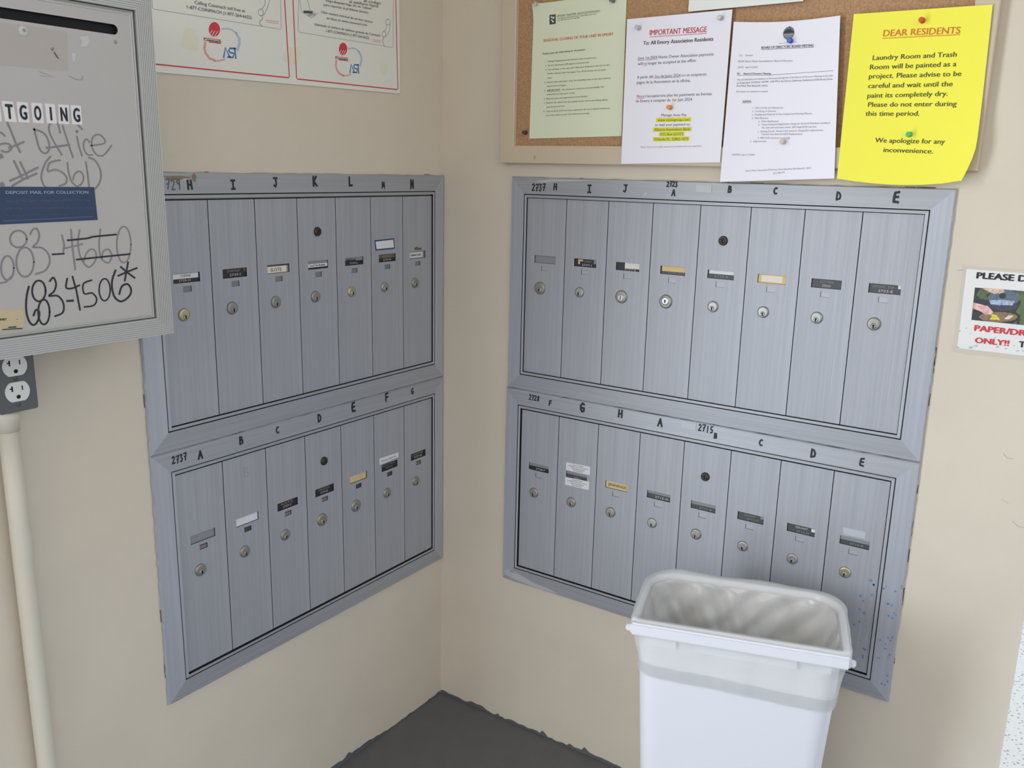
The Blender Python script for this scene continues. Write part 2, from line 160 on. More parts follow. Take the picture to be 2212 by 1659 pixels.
POS_L=[([(-0.739,1.5027),(-0.4581,1.5073),(-0.4557,1.5092),(-0.4612,1.6528)],0.0022,'print_red'),([(-0.4409,1.656),(-0.4383,1.5091),(-0.4354,1.507),(-0.1577,1.5105),(-0.155,1.5127),(-0.1598,1.7008)],0.0022,'print_red'),([(-0.8053,1.5015),(-0.739,1.5027)],0.0022,'print_red'),([(-0.734,1.6039),(-0.7345,1.5878),(-0.7323,1.5854),(-0.4743,1.5893),(-0.4705,1.5909),(-0.4706,1.6451)],0.0006,'ink_pale'),([(-0.4265,1.65),(-0.4306,1.5929),(-0.4263,1.5901),(-0.1726,1.5931),(-0.1688,1.5954),(-0.1667,1.6904)],0.0006,'ink_pale'),([(-0.4957,1.6352),(-0.4989,1.6266),(-0.5081,1.6102),(-0.5137,1.6064)],0.0008,'ink_pale'),([(-0.5054,1.6337),(-0.5067,1.6255),(-0.5145,1.6173)],0.0008,'ink_pale'),([(-0.5112,1.6124),(-0.5115,1.6107),(-0.5123,1.6092),(-0.5134,1.6078),(-0.5147,1.6068),(-0.5162,1.6061),(-0.5178,1.6059),(-0.5193,1.6061),(-0.5205,1.6068),(-0.5215,1.6079),(-0.522,1.6092),(-0.5222,1.6108),(-0.5219,1.6124),(-0.5211,1.614),(-0.52,1.6153),(-0.5187,1.6164),(-0.5172,1.6171),(-0.5156,1.6173),(-0.5141,1.6171),(-0.5129,1.6164),(-0.5119,1.6153),(-0.5114,1.6139),(-0.5112,1.6124)],0.0008,'ink_pale'),([(-0.5165,1.606),(-0.5126,1.6025),(-0.5203,1.5958),(-0.52,1.5914),(-0.5152,1.5897)],0.0012,'ink_pale'),([(-0.1774,1.6416),(-0.1777,1.64),(-0.1785,1.6384),(-0.1798,1.637),(-0.1814,1.636),(-0.1833,1.6353),(-0.1852,1.635),(-0.187,1.6352),(-0.1886,1.6359),(-0.1898,1.6369),(-0.1905,1.6383),(-0.1908,1.6398),(-0.1905,1.6414),(-0.1897,1.643),(-0.1884,1.6444),(-0.1868,1.6454),(-0.185,1.6462),(-0.1831,1.6464),(-0.1813,1.6462),(-0.1797,1.6456),(-0.1785,1.6445),(-0.1777,1.6432),(-0.1774,1.6416)],0.0008,'ink_pale'),([(-0.1767,1.6387),(-0.1807,1.6228),(-0.192,1.6108)],0.0008,'ink_pale'),([(-0.189,1.6347),(-0.1899,1.6264),(-0.1973,1.6212)],0.0008,'ink_pale'),([(-0.1908,1.6164),(-0.1911,1.6149),(-0.1918,1.6135),(-0.1929,1.6122),(-0.1943,1.6113),(-0.196,1.6106),(-0.1976,1.6104),(-0.1992,1.6106),(-0.2006,1.6113),(-0.2017,1.6122),(-0.2024,1.6135),(-0.2026,1.6149),(-0.2023,1.6164),(-0.2016,1.6178),(-0.2005,1.6191),(-0.1991,1.62),(-0.1974,1.6206),(-0.1958,1.6209),(-0.1942,1.6207),(-0.1928,1.62),(-0.1917,1.6191),(-0.191,1.6178),(-0.1908,1.6164)],0.0008,'ink_pale'),([(-0.1968,1.6102),(-0.2013,1.6015),(-0.196,1.5927)],0.0012,'ink_pale'),([(-0.5059,1.6004),(-0.4765,1.6014)],0.0011,'print_pink'),([(-0.5046,1.5976),(-0.4781,1.5981)],0.0011,'print_pink'),([(-0.232,1.6013),(-0.2057,1.6019)],0.0011,'print_pink'),([(-0.2303,1.598),(-0.2069,1.5985)],0.0011,'print_pink'),([(-0.4251,1.6492),(-0.4202,1.6263),(-0.3989,1.6323),(-0.4062,1.6521)],0.0008,'ink_pale'),([(-0.4202,1.6263),(-0.3963,1.6195),(-0.38,1.6287),(-0.3989,1.6323)],0.0008,'ink_pale'),([(-0.4142,1.6274),(-0.3944,1.6287)],0.0045,'ink_soft'),([(-0.4038,1.6229),(-0.3868,1.6268)],0.004,'print_gray'),([(-0.6381,1.5467),(-0.6404,1.5372),(-0.638,1.5298),(-0.6312,1.5228),(-0.6203,1.5201)],0.0042,'print_pink'),([(-0.6203,1.5201),(-0.6103,1.5211),(-0.5995,1.5246)],0.0022,'print_pink'),([(-0.6031,1.5726),(-0.5917,1.575),(-0.5816,1.5744),(-0.5729,1.5696)],0.0028,'print_blue_pale'),([(-0.5729,1.5696),(-0.5664,1.5615),(-0.5669,1.5535),(-0.572,1.5426)],0.005,'print_blue_pale'),([(-0.6018,1.5275),(-0.5972,1.5437),(-0.589,1.5293)],0.003,'print_blue'),([(-0.5762,1.5445),(-0.5881,1.5436),(-0.5904,1.539),(-0.5878,1.5369),(-0.5799,1.5362),(-0.5818,1.5296),(-0.5934,1.5288)],0.003,'print_blue'),([(-0.5778,1.5447),(-0.5762,1.5286)],0.003,'print_blue'),([(-0.6412,1.5539),(-0.6056,1.5548)],0.001,'print_red'),([(-0.6306,1.5489),(-0.6064,1.5493)],0.0016,'print_red'),([(-0.3341,1.5502),(-0.3361,1.5408),(-0.3334,1.5335),(-0.3264,1.5266),(-0.3155,1.5239)],0.0042,'print_pink'),([(-0.3155,1.5239),(-0.3056,1.525),(-0.2951,1.5285)],0.0022,'print_pink'),([(-0.3005,1.5759),(-0.2893,1.5783),(-0.2794,1.5777),(-0.2707,1.573)],0.0028,'print_blue_pale'),([(-0.2707,1.573),(-0.264,1.565),(-0.2642,1.5572),(-0.2687,1.5464)],0.005,'print_blue_pale'),([(-0.2975,1.5314),(-0.2936,1.5474),(-0.285,1.5332)],0.003,'print_blue'),([(-0.273,1.5483),(-0.2846,1.5473),(-0.2868,1.5427),(-0.284,1.5407),(-0.2762,1.54),(-0.2779,1.5336),(-0.2893,1.5327)],0.003,'print_blue'),([(-0.2745,1.5485),(-0.2724,1.5326)],0.003,'print_blue'),([(-0.3374,1.5573),(-0.3023,1.5583)],0.001,'print_red'),([(-0.3268,1.5524),(-0.3029,1.5528)],0.0016,'print_red')]
POS_D=[[(-0.6067,1.5717),(-0.6071,1.5691),(-0.6082,1.5665),(-0.6097,1.5641),(-0.6116,1.562),(-0.6139,1.5603),(-0.6164,1.5592),(-0.6189,1.5586),(-0.6215,1.5586),(-0.6238,1.5591),(-0.6259,1.5602),(-0.6275,1.5618),(-0.6287,1.5639),(-0.6294,1.5662),(-0.6295,1.5687),(-0.629,1.5714),(-0.628,1.5739),(-0.6265,1.5763),(-0.6246,1.5783),(-0.6224,1.58),(-0.6199,1.5812),(-0.6174,1.5818),(-0.6149,1.5819),(-0.6125,1.5813),(-0.6104,1.5803),(-0.6087,1.5787),(-0.6075,1.5766),(-0.6068,1.5743)],[(-0.304,1.575),(-0.3044,1.5724),(-0.3053,1.5699),(-0.3067,1.5675),(-0.3085,1.5654),(-0.3107,1.5638),(-0.3131,1.5626),(-0.3156,1.562),(-0.3181,1.562),(-0.3204,1.5625),(-0.3225,1.5636),(-0.3242,1.5652),(-0.3255,1.5672),(-0.3263,1.5695),(-0.3265,1.572),(-0.3261,1.5746),(-0.3252,1.5772),(-0.3238,1.5795),(-0.322,1.5816),(-0.3198,1.5832),(-0.3175,1.5844),(-0.315,1.585),(-0.3125,1.5851),(-0.3101,1.5845),(-0.308,1.5835),(-0.3063,1.5819),(-0.305,1.5799),(-0.3042,1.5775)]]
POS_W=[([(-0.6232,1.568),(-0.6326,1.5554)],0.001,'poster_white'),([(-0.6176,1.5678),(-0.6272,1.5556)],0.001,'poster_white'),([(-0.6116,1.568),(-0.6216,1.5559)],0.001,'poster_white'),([(-0.3202,1.5713),(-0.329,1.5588)],0.001,'poster_white'),([(-0.3146,1.5711),(-0.3237,1.5591)],0.001,'poster_white'),([(-0.3088,1.5713),(-0.3181,1.5594)],0.001,'poster_white')]
POS_S=[[(-0.6745,1.5661),(-0.6605,1.566),(-0.6499,1.5494),(-0.6559,1.5316),(-0.6724,1.5316),(-0.6872,1.5356),(-0.6815,1.5493)],[(-0.4571,1.5602),(-0.4334,1.564),(-0.4234,1.5535),(-0.4317,1.5355),(-0.4527,1.5301),(-0.4698,1.5358),(-0.4662,1.5508)],[(-0.2058,1.5586),(-0.1873,1.5581),(-0.1857,1.5439),(-0.1988,1.5355),(-0.2116,1.5438)]]
SGN_T=[('PLEASE D',1.1296,1.1933,1.2014,1.1938,0.0097,'ink',2),('PAPER/DR',1.1375,1.1065,1.2122,1.1065,0.0092,'print_red',2),('ONLY!!',1.1409,1.0864,1.1905,1.0873,0.0088,'print_red',2),('T',1.2054,1.0873,1.2137,1.0875,0.0094,'ink',2)]
SGN_P=[([(1.1289,1.1779),(1.2058,1.1787),(1.2101,1.1237),(1.1305,1.1238)],'pic_dark'),([(1.137,1.1776),(1.1597,1.1781),(1.1461,1.1668),(1.1528,1.1589),(1.1394,1.1597),(1.1329,1.1655)],'pic_green'),([(1.1894,1.1782),(1.2058,1.1787),(1.2101,1.1237),(1.2013,1.1243),(1.2003,1.1384),(1.1931,1.144),(1.1985,1.1582)],'pic_green'),([(1.1964,1.1674),(1.1958,1.1631),(1.1931,1.1591),(1.1885,1.1556),(1.1824,1.153),(1.1754,1.1516),(1.1682,1.1516),(1.1614,1.1528),(1.1559,1.1553),(1.1521,1.1588),(1.1504,1.1629),(1.151,1.1672),(1.1538,1.1714),(1.1585,1.1748),(1.1647,1.1774),(1.1718,1.1787),(1.1789,1.1787),(1.1856,1.1773),(1.191,1.1748),(1.1947,1.1714)],'pic_steel'),([(1.1941,1.1535),(1.1934,1.1512),(1.1906,1.1489),(1.1861,1.1468),(1.1802,1.1451),(1.1736,1.144),(1.1668,1.1437),(1.1606,1.1441),(1.1555,1.1452),(1.1521,1.1469),(1.1507,1.1491),(1.1515,1.1515),(1.1544,1.1539),(1.159,1.156),(1.165,1.1576),(1.1716,1.1587),(1.1784,1.159),(1.1845,1.1585),(1.1895,1.1574),(1.1928,1.1557)],'pic_lid'),([(1.1528,1.1589),(1.1712,1.1618),(1.1706,1.1522),(1.1555,1.1528)],'pic_lid2'),([(1.1712,1.1618),(1.1898,1.1615),(1.1872,1.1539),(1.1715,1.1528)],'pic_lid2'),([(1.1399,1.1774),(1.1718,1.1787),(1.1725,1.1735),(1.1675,1.1688),(1.1652,1.1718),(1.1589,1.1701),(1.151,1.1725)],'pic_skin'),([(1.1759,1.1686),(1.1757,1.1665),(1.1745,1.1647),(1.1726,1.1636),(1.1703,1.1634),(1.1682,1.1641),(1.1666,1.1656),(1.1658,1.1676),(1.166,1.1697),(1.1672,1.1714),(1.1691,1.1725),(1.1714,1.1727),(1.1735,1.172),(1.1751,1.1705)],'pic_dark'),([(1.197,1.136),(1.1962,1.1335),(1.1932,1.131),(1.1884,1.1286),(1.1819,1.1266),(1.1745,1.1251),(1.1666,1.1242),(1.1588,1.124),(1.1519,1.1245),(1.1464,1.1258),(1.1428,1.1276),(1.1413,1.1299),(1.1421,1.1324),(1.1452,1.135),(1.1502,1.1373),(1.1568,1.1394),(1.1644,1.1408),(1.1723,1.1417),(1.1799,1.1418),(1.1867,1.1412),(1.192,1.14),(1.1955,1.1382)],'pic_food'),([(1.1301,1.1529),(1.1404,1.1513),(1.1522,1.1493),(1.1609,1.1406),(1.1596,1.1362),(1.1502,1.1351),(1.1399,1.1405),(1.1305,1.1427)],'pic_skin2'),([(1.1585,1.1371),(1.1662,1.1358),(1.1728,1.1285),(1.1663,1.1278),(1.1569,1.1278),(1.1601,1.1319)],'pic_yellow'),([(1.1782,1.1307),(1.1838,1.1377),(1.1912,1.1374),(1.1847,1.1304)],'pic_cream'),([(1.1912,1.1237),(1.1969,1.1296),(1.1977,1.1239)],'pic_steel')]
SGN_S=[([(1.1161,1.1037),(1.1158,1.1027),(1.1149,1.1022),(1.1139,1.1025),(1.1133,1.1033),(1.1136,1.1043),(1.1145,1.1048),(1.1155,1.1045)],'speck_blue'),([(1.1264,1.1095),(1.1261,1.109),(1.1251,1.1087),(1.1242,1.1087),(1.1237,1.1091),(1.124,1.1097),(1.125,1.1099),(1.1259,1.1099)],'speck_blue'),([(1.1327,1.1007),(1.1324,1.1003),(1.1316,1.1),(1.1308,1.1001),(1.1304,1.1004),(1.1307,1.1009),(1.1315,1.1011),(1.1323,1.1011)],'speck_blue'),([(1.1177,1.0758),(1.1172,1.075),(1.1157,1.0744),(1.1141,1.0746),(1.1134,1.0752),(1.1139,1.0761),(1.1154,1.0766),(1.117,1.0765)],'speck_blue'),([(1.1383,1.0779),(1.1376,1.0766),(1.1357,1.0758),(1.1336,1.0761),(1.1326,1.0772),(1.1332,1.0785),(1.1352,1.0793),(1.1373,1.079)],'speck_blue'),([(1.1412,1.081),(1.1409,1.0805),(1.14,1.0802),(1.139,1.0803),(1.1385,1.0807),(1.1389,1.0812),(1.1398,1.0815),(1.1408,1.0814)],'speck_blue'),([(1.1454,1.0816),(1.145,1.0807),(1.1438,1.0803),(1.1426,1.0804),(1.142,1.0811),(1.1424,1.0819),(1.1436,1.0824),(1.1448,1.0823)],'speck_blue'),([(1.1762,1.0839),(1.1758,1.0829),(1.1747,1.0824),(1.1735,1.0826),(1.1728,1.0834),(1.1732,1.0844),(1.1744,1.0849),(1.1756,1.0847)],'speck_blue'),([(1.1885,1.0822),(1.1881,1.0816),(1.1871,1.0812),(1.186,1.0813),(1.1855,1.0818),(1.1859,1.0825),(1.1869,1.0829),(1.188,1.0828)],'speck_blue'),([(1.1995,1.089),(1.1992,1.0885),(1.1983,1.0882),(1.1974,1.0883),(1.1969,1.0887),(1.1973,1.0892),(1.1981,1.0895),(1.1991,1.0894)],'speck_blue'),([(1.2062,1.0813),(1.2058,1.0806),(1.2045,1.0801),(1.2032,1.0802),(1.2026,1.0808),(1.203,1.0816),(1.2043,1.082),(1.2056,1.0819)],'speck_blue'),([(1.2136,1.0818),(1.2133,1.0811),(1.2123,1.0807),(1.2112,1.0808),(1.2107,1.0814),(1.2111,1.082),(1.2121,1.0824),(1.2131,1.0823)],'speck_blue'),([(1.1701,1.0982),(1.1698,1.0976),(1.169,1.0972),(1.168,1.0973),(1.1675,1.0979),(1.1678,1.0985),(1.1687,1.0989),(1.1697,1.0988)],'speck_blue')]
WALL_S=[([(1.1143,1.0712),(1.1139,1.0701),(1.1126,1.0695),(1.1111,1.0697),(1.1104,1.0707),(1.1109,1.0719),(1.1122,1.0725),(1.1136,1.0722)],'speck_blue2'),([(1.1274,1.0682),(1.1269,1.0676),(1.1257,1.0672),(1.1245,1.0673),(1.1239,1.0677),(1.1243,1.0683),(1.1255,1.0687),(1.1268,1.0687)],'speck_blue2'),([(1.1814,1.0724),(1.1807,1.0706),(1.1786,1.0696),(1.1762,1.07),(1.1751,1.0716),(1.1758,1.0733),(1.1779,1.0743),(1.1803,1.0739)],'speck_blue2')]
BOX_L=[([(-1.0654,1.3842),(-1.0609,1.3824),(-1.0572,1.3788)],0.0024,'marker_gray'),([(-1.0673,1.3674),(-1.0588,1.3697),(-1.0528,1.3686),(-1.051,1.3632),(-1.0572,1.3593),(-1.0632,1.3608)],0.0024,'marker_gray'),([(-1.0526,1.3956),(-1.0479,1.3816),(-1.0443,1.3695),(-1.0402,1.3594)],0.0026,'marker_gray'),([(-1.0539,1.3645),(-1.0438,1.3682),(-1.0341,1.3726)],0.0026,'marker_gray'),([(-1.0195,1.3898),(-1.0177,1.3788),(-1.0154,1.3663),(-1.0109,1.3597),(-1.0049,1.3603),(-1.0016,1.3668),(-1.0026,1.3766),(-1.007,1.3841),(-1.0146,1.3875),(-1.0203,1.3883)],0.0024,'marker_gray'),([(-0.9852,1.3857),(-0.9872,1.3962),(-0.9922,1.3983),(-0.9984,1.3956),(-0.9999,1.3879),(-0.9959,1.3761),(-0.9857,1.3576)],0.0022,'marker_gray'),([(-1.0059,1.3659),(-0.9899,1.3683),(-0.9737,1.3708)],0.0026,'marker_gray'),([(-0.9812,1.3951),(-0.9784,1.3846),(-0.9746,1.369),(-0.9706,1.3545)],0.0022,'marker_gray'),([(-0.9625,1.3821),(-0.9612,1.3709),(-0.9578,1.3572)],0.0022,'marker_gray'),([(-0.9595,1.3972),(-0.9542,1.3914)],0.0022,'marker_gray'),([(-0.9628,1.3881),(-0.9612,1.3888)],0.0036,'marker_gray'),([(-0.945,1.3751),(-0.9493,1.3793),(-0.9538,1.3741),(-0.9538,1.3653),(-0.9497,1.3589),(-0.9428,1.3586)],0.002,'marker_gray'),([(-0.9449,1.3707),(-0.9247,1.3743),(-0.9234,1.3803),(-0.9294,1.3855),(-0.9368,1.3846),(-0.942,1.3774),(-0.9417,1.3664),(-0.936,1.3588),(-0.9287,1.3579),(-0.9217,1.3626),(-0.9133,1.3722)],0.002,'marker_gray'),([(-1.0493,1.3489),(-1.0449,1.3379),(-1.0411,1.3268)],0.0026,'marker_gray'),([(-1.0417,1.3476),(-1.0372,1.3366),(-1.0339,1.3269)],0.0026,'marker_gray'),([(-1.0569,1.324),(-1.0406,1.331),(-1.0194,1.341)],0.0026,'marker_gray'),([(-1.0547,1.3178),(-1.0382,1.3268),(-1.0217,1.3333)],0.0026,'marker_gray'),([(-1.0653,1.354),(-1.0638,1.3545)],0.0056,'marker_gray'),([(-1.0679,1.3192),(-1.0662,1.3199)],0.0056,'marker_gray'),([(-1.001,1.3555),(-1.0085,1.3475),(-1.014,1.3369),(-1.0162,1.3269),(-1.0136,1.3184),(-1.0075,1.3127)],0.0022,'marker_gray'),([(-0.9886,1.3508),(-0.9979,1.3492),(-1.0045,1.3455),(-1.0066,1.3362),(-0.9974,1.3385),(-0.9872,1.335),(-0.982,1.3278),(-0.9847,1.3205),(-0.9934,1.3176)],0.0022,'marker_gray'),([(-0.9793,1.3481),(-0.9786,1.3358),(-0.9759,1.3242),(-0.9687,1.3171),(-0.9612,1.3213),(-0.9583,1.3301),(-0.9629,1.3367),(-0.9703,1.333),(-0.9734,1.3256)],0.002,'marker_gray'),([(-0.953,1.3493),(-0.952,1.3346),(-0.9514,1.3153)],0.0022,'marker_gray'),([(-0.9484,1.3549),(-0.9399,1.3517),(-0.9336,1.3407),(-0.933,1.3288),(-0.9381,1.3183),(-0.9452,1.3123)],0.0024,'marker_gray'),([(-1.0638,1.2144),(-1.0646,1.2101),(-1.0659,1.2062),(-1.0678,1.203),(-1.0699,1.2008),(-1.0723,1.1998),(-1.0745,1.2),(-1.0766,1.2014),(-1.0782,1.2039),(-1.0793,1.2073),(-1.0798,1.2113),(-1.0797,1.2157),(-1.0789,1.2199),(-1.0775,1.2238),(-1.0757,1.2269),(-1.0735,1.2292),(-1.0713,1.2302),(-1.069,1.2301),(-1.0669,1.2287),(-1.0653,1.2262),(-1.0641,1.2228),(-1.0636,1.2188),(-1.0638,1.2144)],0.0022,'marker_gray'),([(-1.0853,1.1965),(-1.0758,1.1972),(-1.0665,1.205)],0.0022,'marker_gray'),([(-1.0434,1.2504),(-1.0441,1.2474),(-1.0457,1.2447),(-1.048,1.2425),(-1.0507,1.241),(-1.0537,1.2403),(-1.0567,1.2405),(-1.0595,1.2415),(-1.0619,1.2433),(-1.0636,1.2457),(-1.0646,1.2485),(-1.0647,1.2515),(-1.0639,1.2544),(-1.0624,1.2571),(-1.0602,1.2593),(-1.0575,1.2608),(-1.0545,1.2615),(-1.0515,1.2614),(-1.0486,1.2604),(-1.0463,1.2586),(-1.0445,1.2563),(-1.0435,1.2534),(-1.0434,1.2504)],0.0022,'marker_gray'),([(-1.0373,1.2201),(-1.0384,1.2147),(-1.0402,1.2099),(-1.0428,1.206),(-1.0458,1.2032),(-1.049,1.202),(-1.0522,1.2022),(-1.0551,1.204),(-1.0575,1.2071),(-1.0591,1.2114),(-1.0599,1.2164),(-1.0598,1.2217),(-1.0588,1.227),(-1.0569,1.2317),(-1.0545,1.2356),(-1.0515,1.2384),(-1.0483,1.2397),(-1.0451,1.2395),(-1.0422,1.2378),(-1.0398,1.2347),(-1.0381,1.2305),(-1.0372,1.2255),(-1.0373,1.2201)],0.0022,'marker_gray'),([(-1.0384,1.256),(-1.0346,1.2616),(-1.0289,1.2631),(-1.0265,1.2543),(-1.0304,1.2448),(-1.0362,1.2396),(-1.0248,1.2379),(-1.0171,1.2297),(-1.016,1.2186),(-1.0234,1.208),(-1.0368,1.2043)],0.0022,'marker_gray'),([(-1.0118,1.2285),(-0.9957,1.2284)],0.0026,'marker_dark'),([(-0.996,1.2534),(-0.9939,1.2395),(-0.9964,1.2307)],0.0022,'marker_gray'),([(-0.9827,1.2601),(-0.9829,1.2388),(-0.9818,1.2059)],0.0022,'marker_gray'),([(-0.9959,1.2351),(-0.9811,1.2376),(-0.9685,1.2399)],0.0022,'marker_gray'),([(-0.9705,1.259),(-0.9746,1.2406),(-0.972,1.22),(-0.9623,1.2079),(-0.9516,1.2163),(-0.9501,1.2278),(-0.9563,1.2323),(-0.9642,1.2264),(-0.9683,1.2164)],0.002,'marker_gray'),([(-0.9402,1.2591),(-0.9443,1.2367),(-0.9426,1.2192),(-0.9332,1.2116),(-0.9266,1.2205),(-0.9303,1.2301),(-0.9385,1.2283),(-0.9414,1.2191)],0.002,'marker_gray'),([(-0.8956,1.2352),(-0.8967,1.228),(-0.8986,1.2214),(-0.9011,1.216),(-0.9041,1.2123),(-0.9073,1.2104),(-0.9104,1.2107),(-0.9132,1.2129),(-0.9154,1.217),(-0.917,1.2226),(-0.9176,1.2292),(-0.9175,1.2364),(-0.9164,1.2435),(-0.9145,1.2499),(-0.912,1.2553),(-0.9091,1.259),(-0.906,1.2609),(-0.9029,1.2608),(-0.9001,1.2587),(-0.8978,1.2547),(-0.8962,1.2491),(-0.8954,1.2424),(-0.8956,1.2352)],0.002,'marker_gray'),([(-0.989,1.2459),(-0.961,1.2472),(-0.9511,1.249),(-0.917,1.2504)],0.0028,'marker_dark'),([(-0.9788,1.2194),(-0.9438,1.2205),(-0.8986,1.2218)],0.0028,'marker_dark'),([(-1.0472,1.1891),(-1.0521,1.1731),(-1.0538,1.1556),(-1.0508,1.1418),(-1.0452,1.1378),(-1.0394,1.1438),(-1.0369,1.1536),(-1.0409,1.1574),(-1.045,1.1501)],0.003,'marker_dark'),([(-1.0257,1.1811),(-1.0264,1.1772),(-1.0279,1.1738),(-1.0298,1.171),(-1.0322,1.1691),(-1.0347,1.1683),(-1.0373,1.1685),(-1.0396,1.1699),(-1.0415,1.1722),(-1.0428,1.1753),(-1.0435,1.1789),(-1.0434,1.1828),(-1.0427,1.1866),(-1.0413,1.19),(-1.0393,1.1928),(-1.037,1.1947),(-1.0345,1.1955),(-1.032,1.1953),(-1.0296,1.194),(-1.0277,1.1917),(-1.0264,1.1886),(-1.0257,1.185),(-1.0257,1.1811)],0.0028,'marker_dark'),([(-1.0231,1.1524),(-1.0239,1.1478),(-1.0252,1.1436),(-1.027,1.1402),(-1.0291,1.1379),(-1.0314,1.1368),(-1.0335,1.1371),(-1.0355,1.1387),(-1.037,1.1415),(-1.0381,1.1452),(-1.0385,1.1495),(-1.0384,1.1542),(-1.0376,1.1588),(-1.0363,1.1629),(-1.0345,1.1663),(-1.0324,1.1686),(-1.0302,1.1697),(-1.028,1.1695),(-1.0261,1.1679),(-1.0245,1.1652),(-1.0234,1.1615),(-1.023,1.1571),(-1.0231,1.1524)],0.0028,'marker_dark'),([(-1.0188,1.1932),(-1.0135,1.1979),(-1.0105,1.1891),(-1.0144,1.1793),(-1.0219,1.174),(-1.0098,1.1727),(-1.0031,1.1622),(-1.005,1.1498),(-1.0164,1.1459)],0.0028,'marker_dark'),([(-0.9977,1.1646),(-0.9889,1.1641)],0.0034,'marker_dark'),([(-0.9943,1.1949),(-0.9971,1.1828),(-0.9885,1.1811),(-0.9779,1.1843)],0.0028,'marker_dark'),([(-0.9869,1.1972),(-0.9832,1.1785),(-0.9804,1.1502)],0.0028,'marker_dark'),([(-0.9596,1.1896),(-0.9722,1.1856),(-0.9722,1.1721),(-0.9607,1.1717),(-0.9548,1.1629),(-0.9598,1.1545),(-0.974,1.1537)],0.0026,'marker_dark'),([(-0.9333,1.1737),(-0.9341,1.1694),(-0.9354,1.1654),(-0.9373,1.1623),(-0.9395,1.1601),(-0.9419,1.1591),(-0.9442,1.1593),(-0.9464,1.1608),(-0.9482,1.1634),(-0.9494,1.1669),(-0.95,1.171),(-0.9499,1.1753),(-0.9492,1.1796),(-0.9479,1.1835),(-0.946,1.1867),(-0.9438,1.1889),(-0.9415,1.1899),(-0.9391,1.1897),(-0.9369,1.1883),(-0.9352,1.1857),(-0.9339,1.1823),(-0.9333,1.1782),(-0.9333,1.1737)],0.0024,'marker_dark'),([(-0.9227,1.2006),(-0.9298,1.1841),(-0.9285,1.1649),(-0.9184,1.1554),(-0.9051,1.1613),(-0.9009,1.1706),(-0.9057,1.1791),(-0.9149,1.1768),(-0.92,1.166)],0.0032,'marker_dark'),([(-0.9195,1.1923),(-0.9047,1.1968),(-0.8889,1.2011)],0.003,'marker_dark'),([(-0.9145,1.2047),(-0.9036,1.195),(-0.8936,1.187)],0.003,'marker_dark'),([(-0.9022,1.2105),(-0.9098,1.1843)],0.003,'marker_dark'),([(-1.0057,1.4604),(-0.9872,1.4556),(-1.0048,1.4551)],0.0004,'marker_gray'),([(-0.9659,1.4586),(-0.957,1.4552),(-0.9484,1.4557),(-0.948,1.4603)],0.0005,'marker_gray'),([(-0.9844,1.4904),(-0.9861,1.4889)],0.003,'marker_gray'),([(-0.9834,1.4858),(-0.9789,1.4794)],0.0018,'stain_brown')]
BOX_P=[([(-1.0619,1.5129),(-1.0073,1.514),(-0.9635,1.5134),(-0.9661,1.4642),(-1.0125,1.4635),(-1.0674,1.4629)],'stain_tan'),([(-0.9472,1.5092),(-0.9345,1.5122),(-0.9335,1.5053),(-0.9382,1.4978),(-0.946,1.4976),(-0.9438,1.5041)],'smear_white'),([(-0.96,1.4877),(-0.9539,1.4877),(-0.9564,1.477),(-0.9595,1.4773)],'smear_white')]
BOX_T=[('DEPOSIT MAIL FOR COLLECTION',-1.064,1.3078,-0.9539,1.3072,0.0037,'print_paleblue',1),('COLLECTED DAILY WHEN CARRIER DELIVERS MAIL',-1.0651,1.2975,-0.9517,1.2971,0.0027,'print_dimblue',0),('FOR LATER COLLECTIONS USE MAIL BOXES AT POST OFFICE',-1.0661,1.2885,-0.9478,1.2871,0.0025,'print_dimblue',0),('NO PARCELS OR STAMP MONEY IN THIS BOX PLEASE',-1.067,1.2802,-0.9843,1.2795,0.0017,'print_dimblue',0)]
BOX_S=[([(-1.0708,1.2743),(-1.0145,1.2752),(-0.9507,1.2763)],0.001,'print_dimblue')]
BOX_PT=[('RNEY',-1.0889,1.149,-1.0805,1.1483,0.0029,'ink',1)]
BOX_PL=[([(-1.079,1.1389),(-1.0696,1.1384)],0.0016,'ink'),([(-1.087,1.1372),(-1.0621,1.1354)],0.0013,'ink')]
BOX_ST=[([(-1.108,1.3172),(-0.9443,1.3159),(-0.9433,1.2715),(-1.1134,1.2696)],'x')]
BOX_PLT=[([(-1.1194,1.165),(-1.0598,1.1607),(-1.0579,1.1578),(-1.0582,1.1388),(-1.0607,1.136),(-1.1229,1.1339)],'x')]
LU_M=[('729',-0.7211,1.3157,0.0163,'marker_faint'),('H',-0.6891,1.3143,0.0147,'marker_dark'),('I',-0.5995,1.3157,0.0144,'marker_dark'),('J',-0.5033,1.3181,0.0151,'marker_dark'),('K',-0.4042,1.3202,0.018,'marker_dark'),('L',-0.3065,1.3214,0.0172,'marker_dark'),('M',-0.2094,1.3135,0.0127,'marker_dark'),('N',-0.1161,1.3146,0.018,'marker_dark')]
LL_M=[('2737',-0.7444,0.8454,0.0129,'marker_dark'),('A',-0.7014,0.8418,0.0141,'marker_dark'),('B',-0.6103,0.8457,0.0138,'marker_dark'),('C',-0.5216,0.8461,0.0117,'marker_dark'),('D',-0.4109,0.8467,0.0151,'marker_dark'),('E',-0.3114,0.8483,0.0188,'marker_dark'),('F',-0.2052,0.8494,0.0175,'marker_dark'),('G',-0.1179,0.8465,0.0128,'marker_dark')]
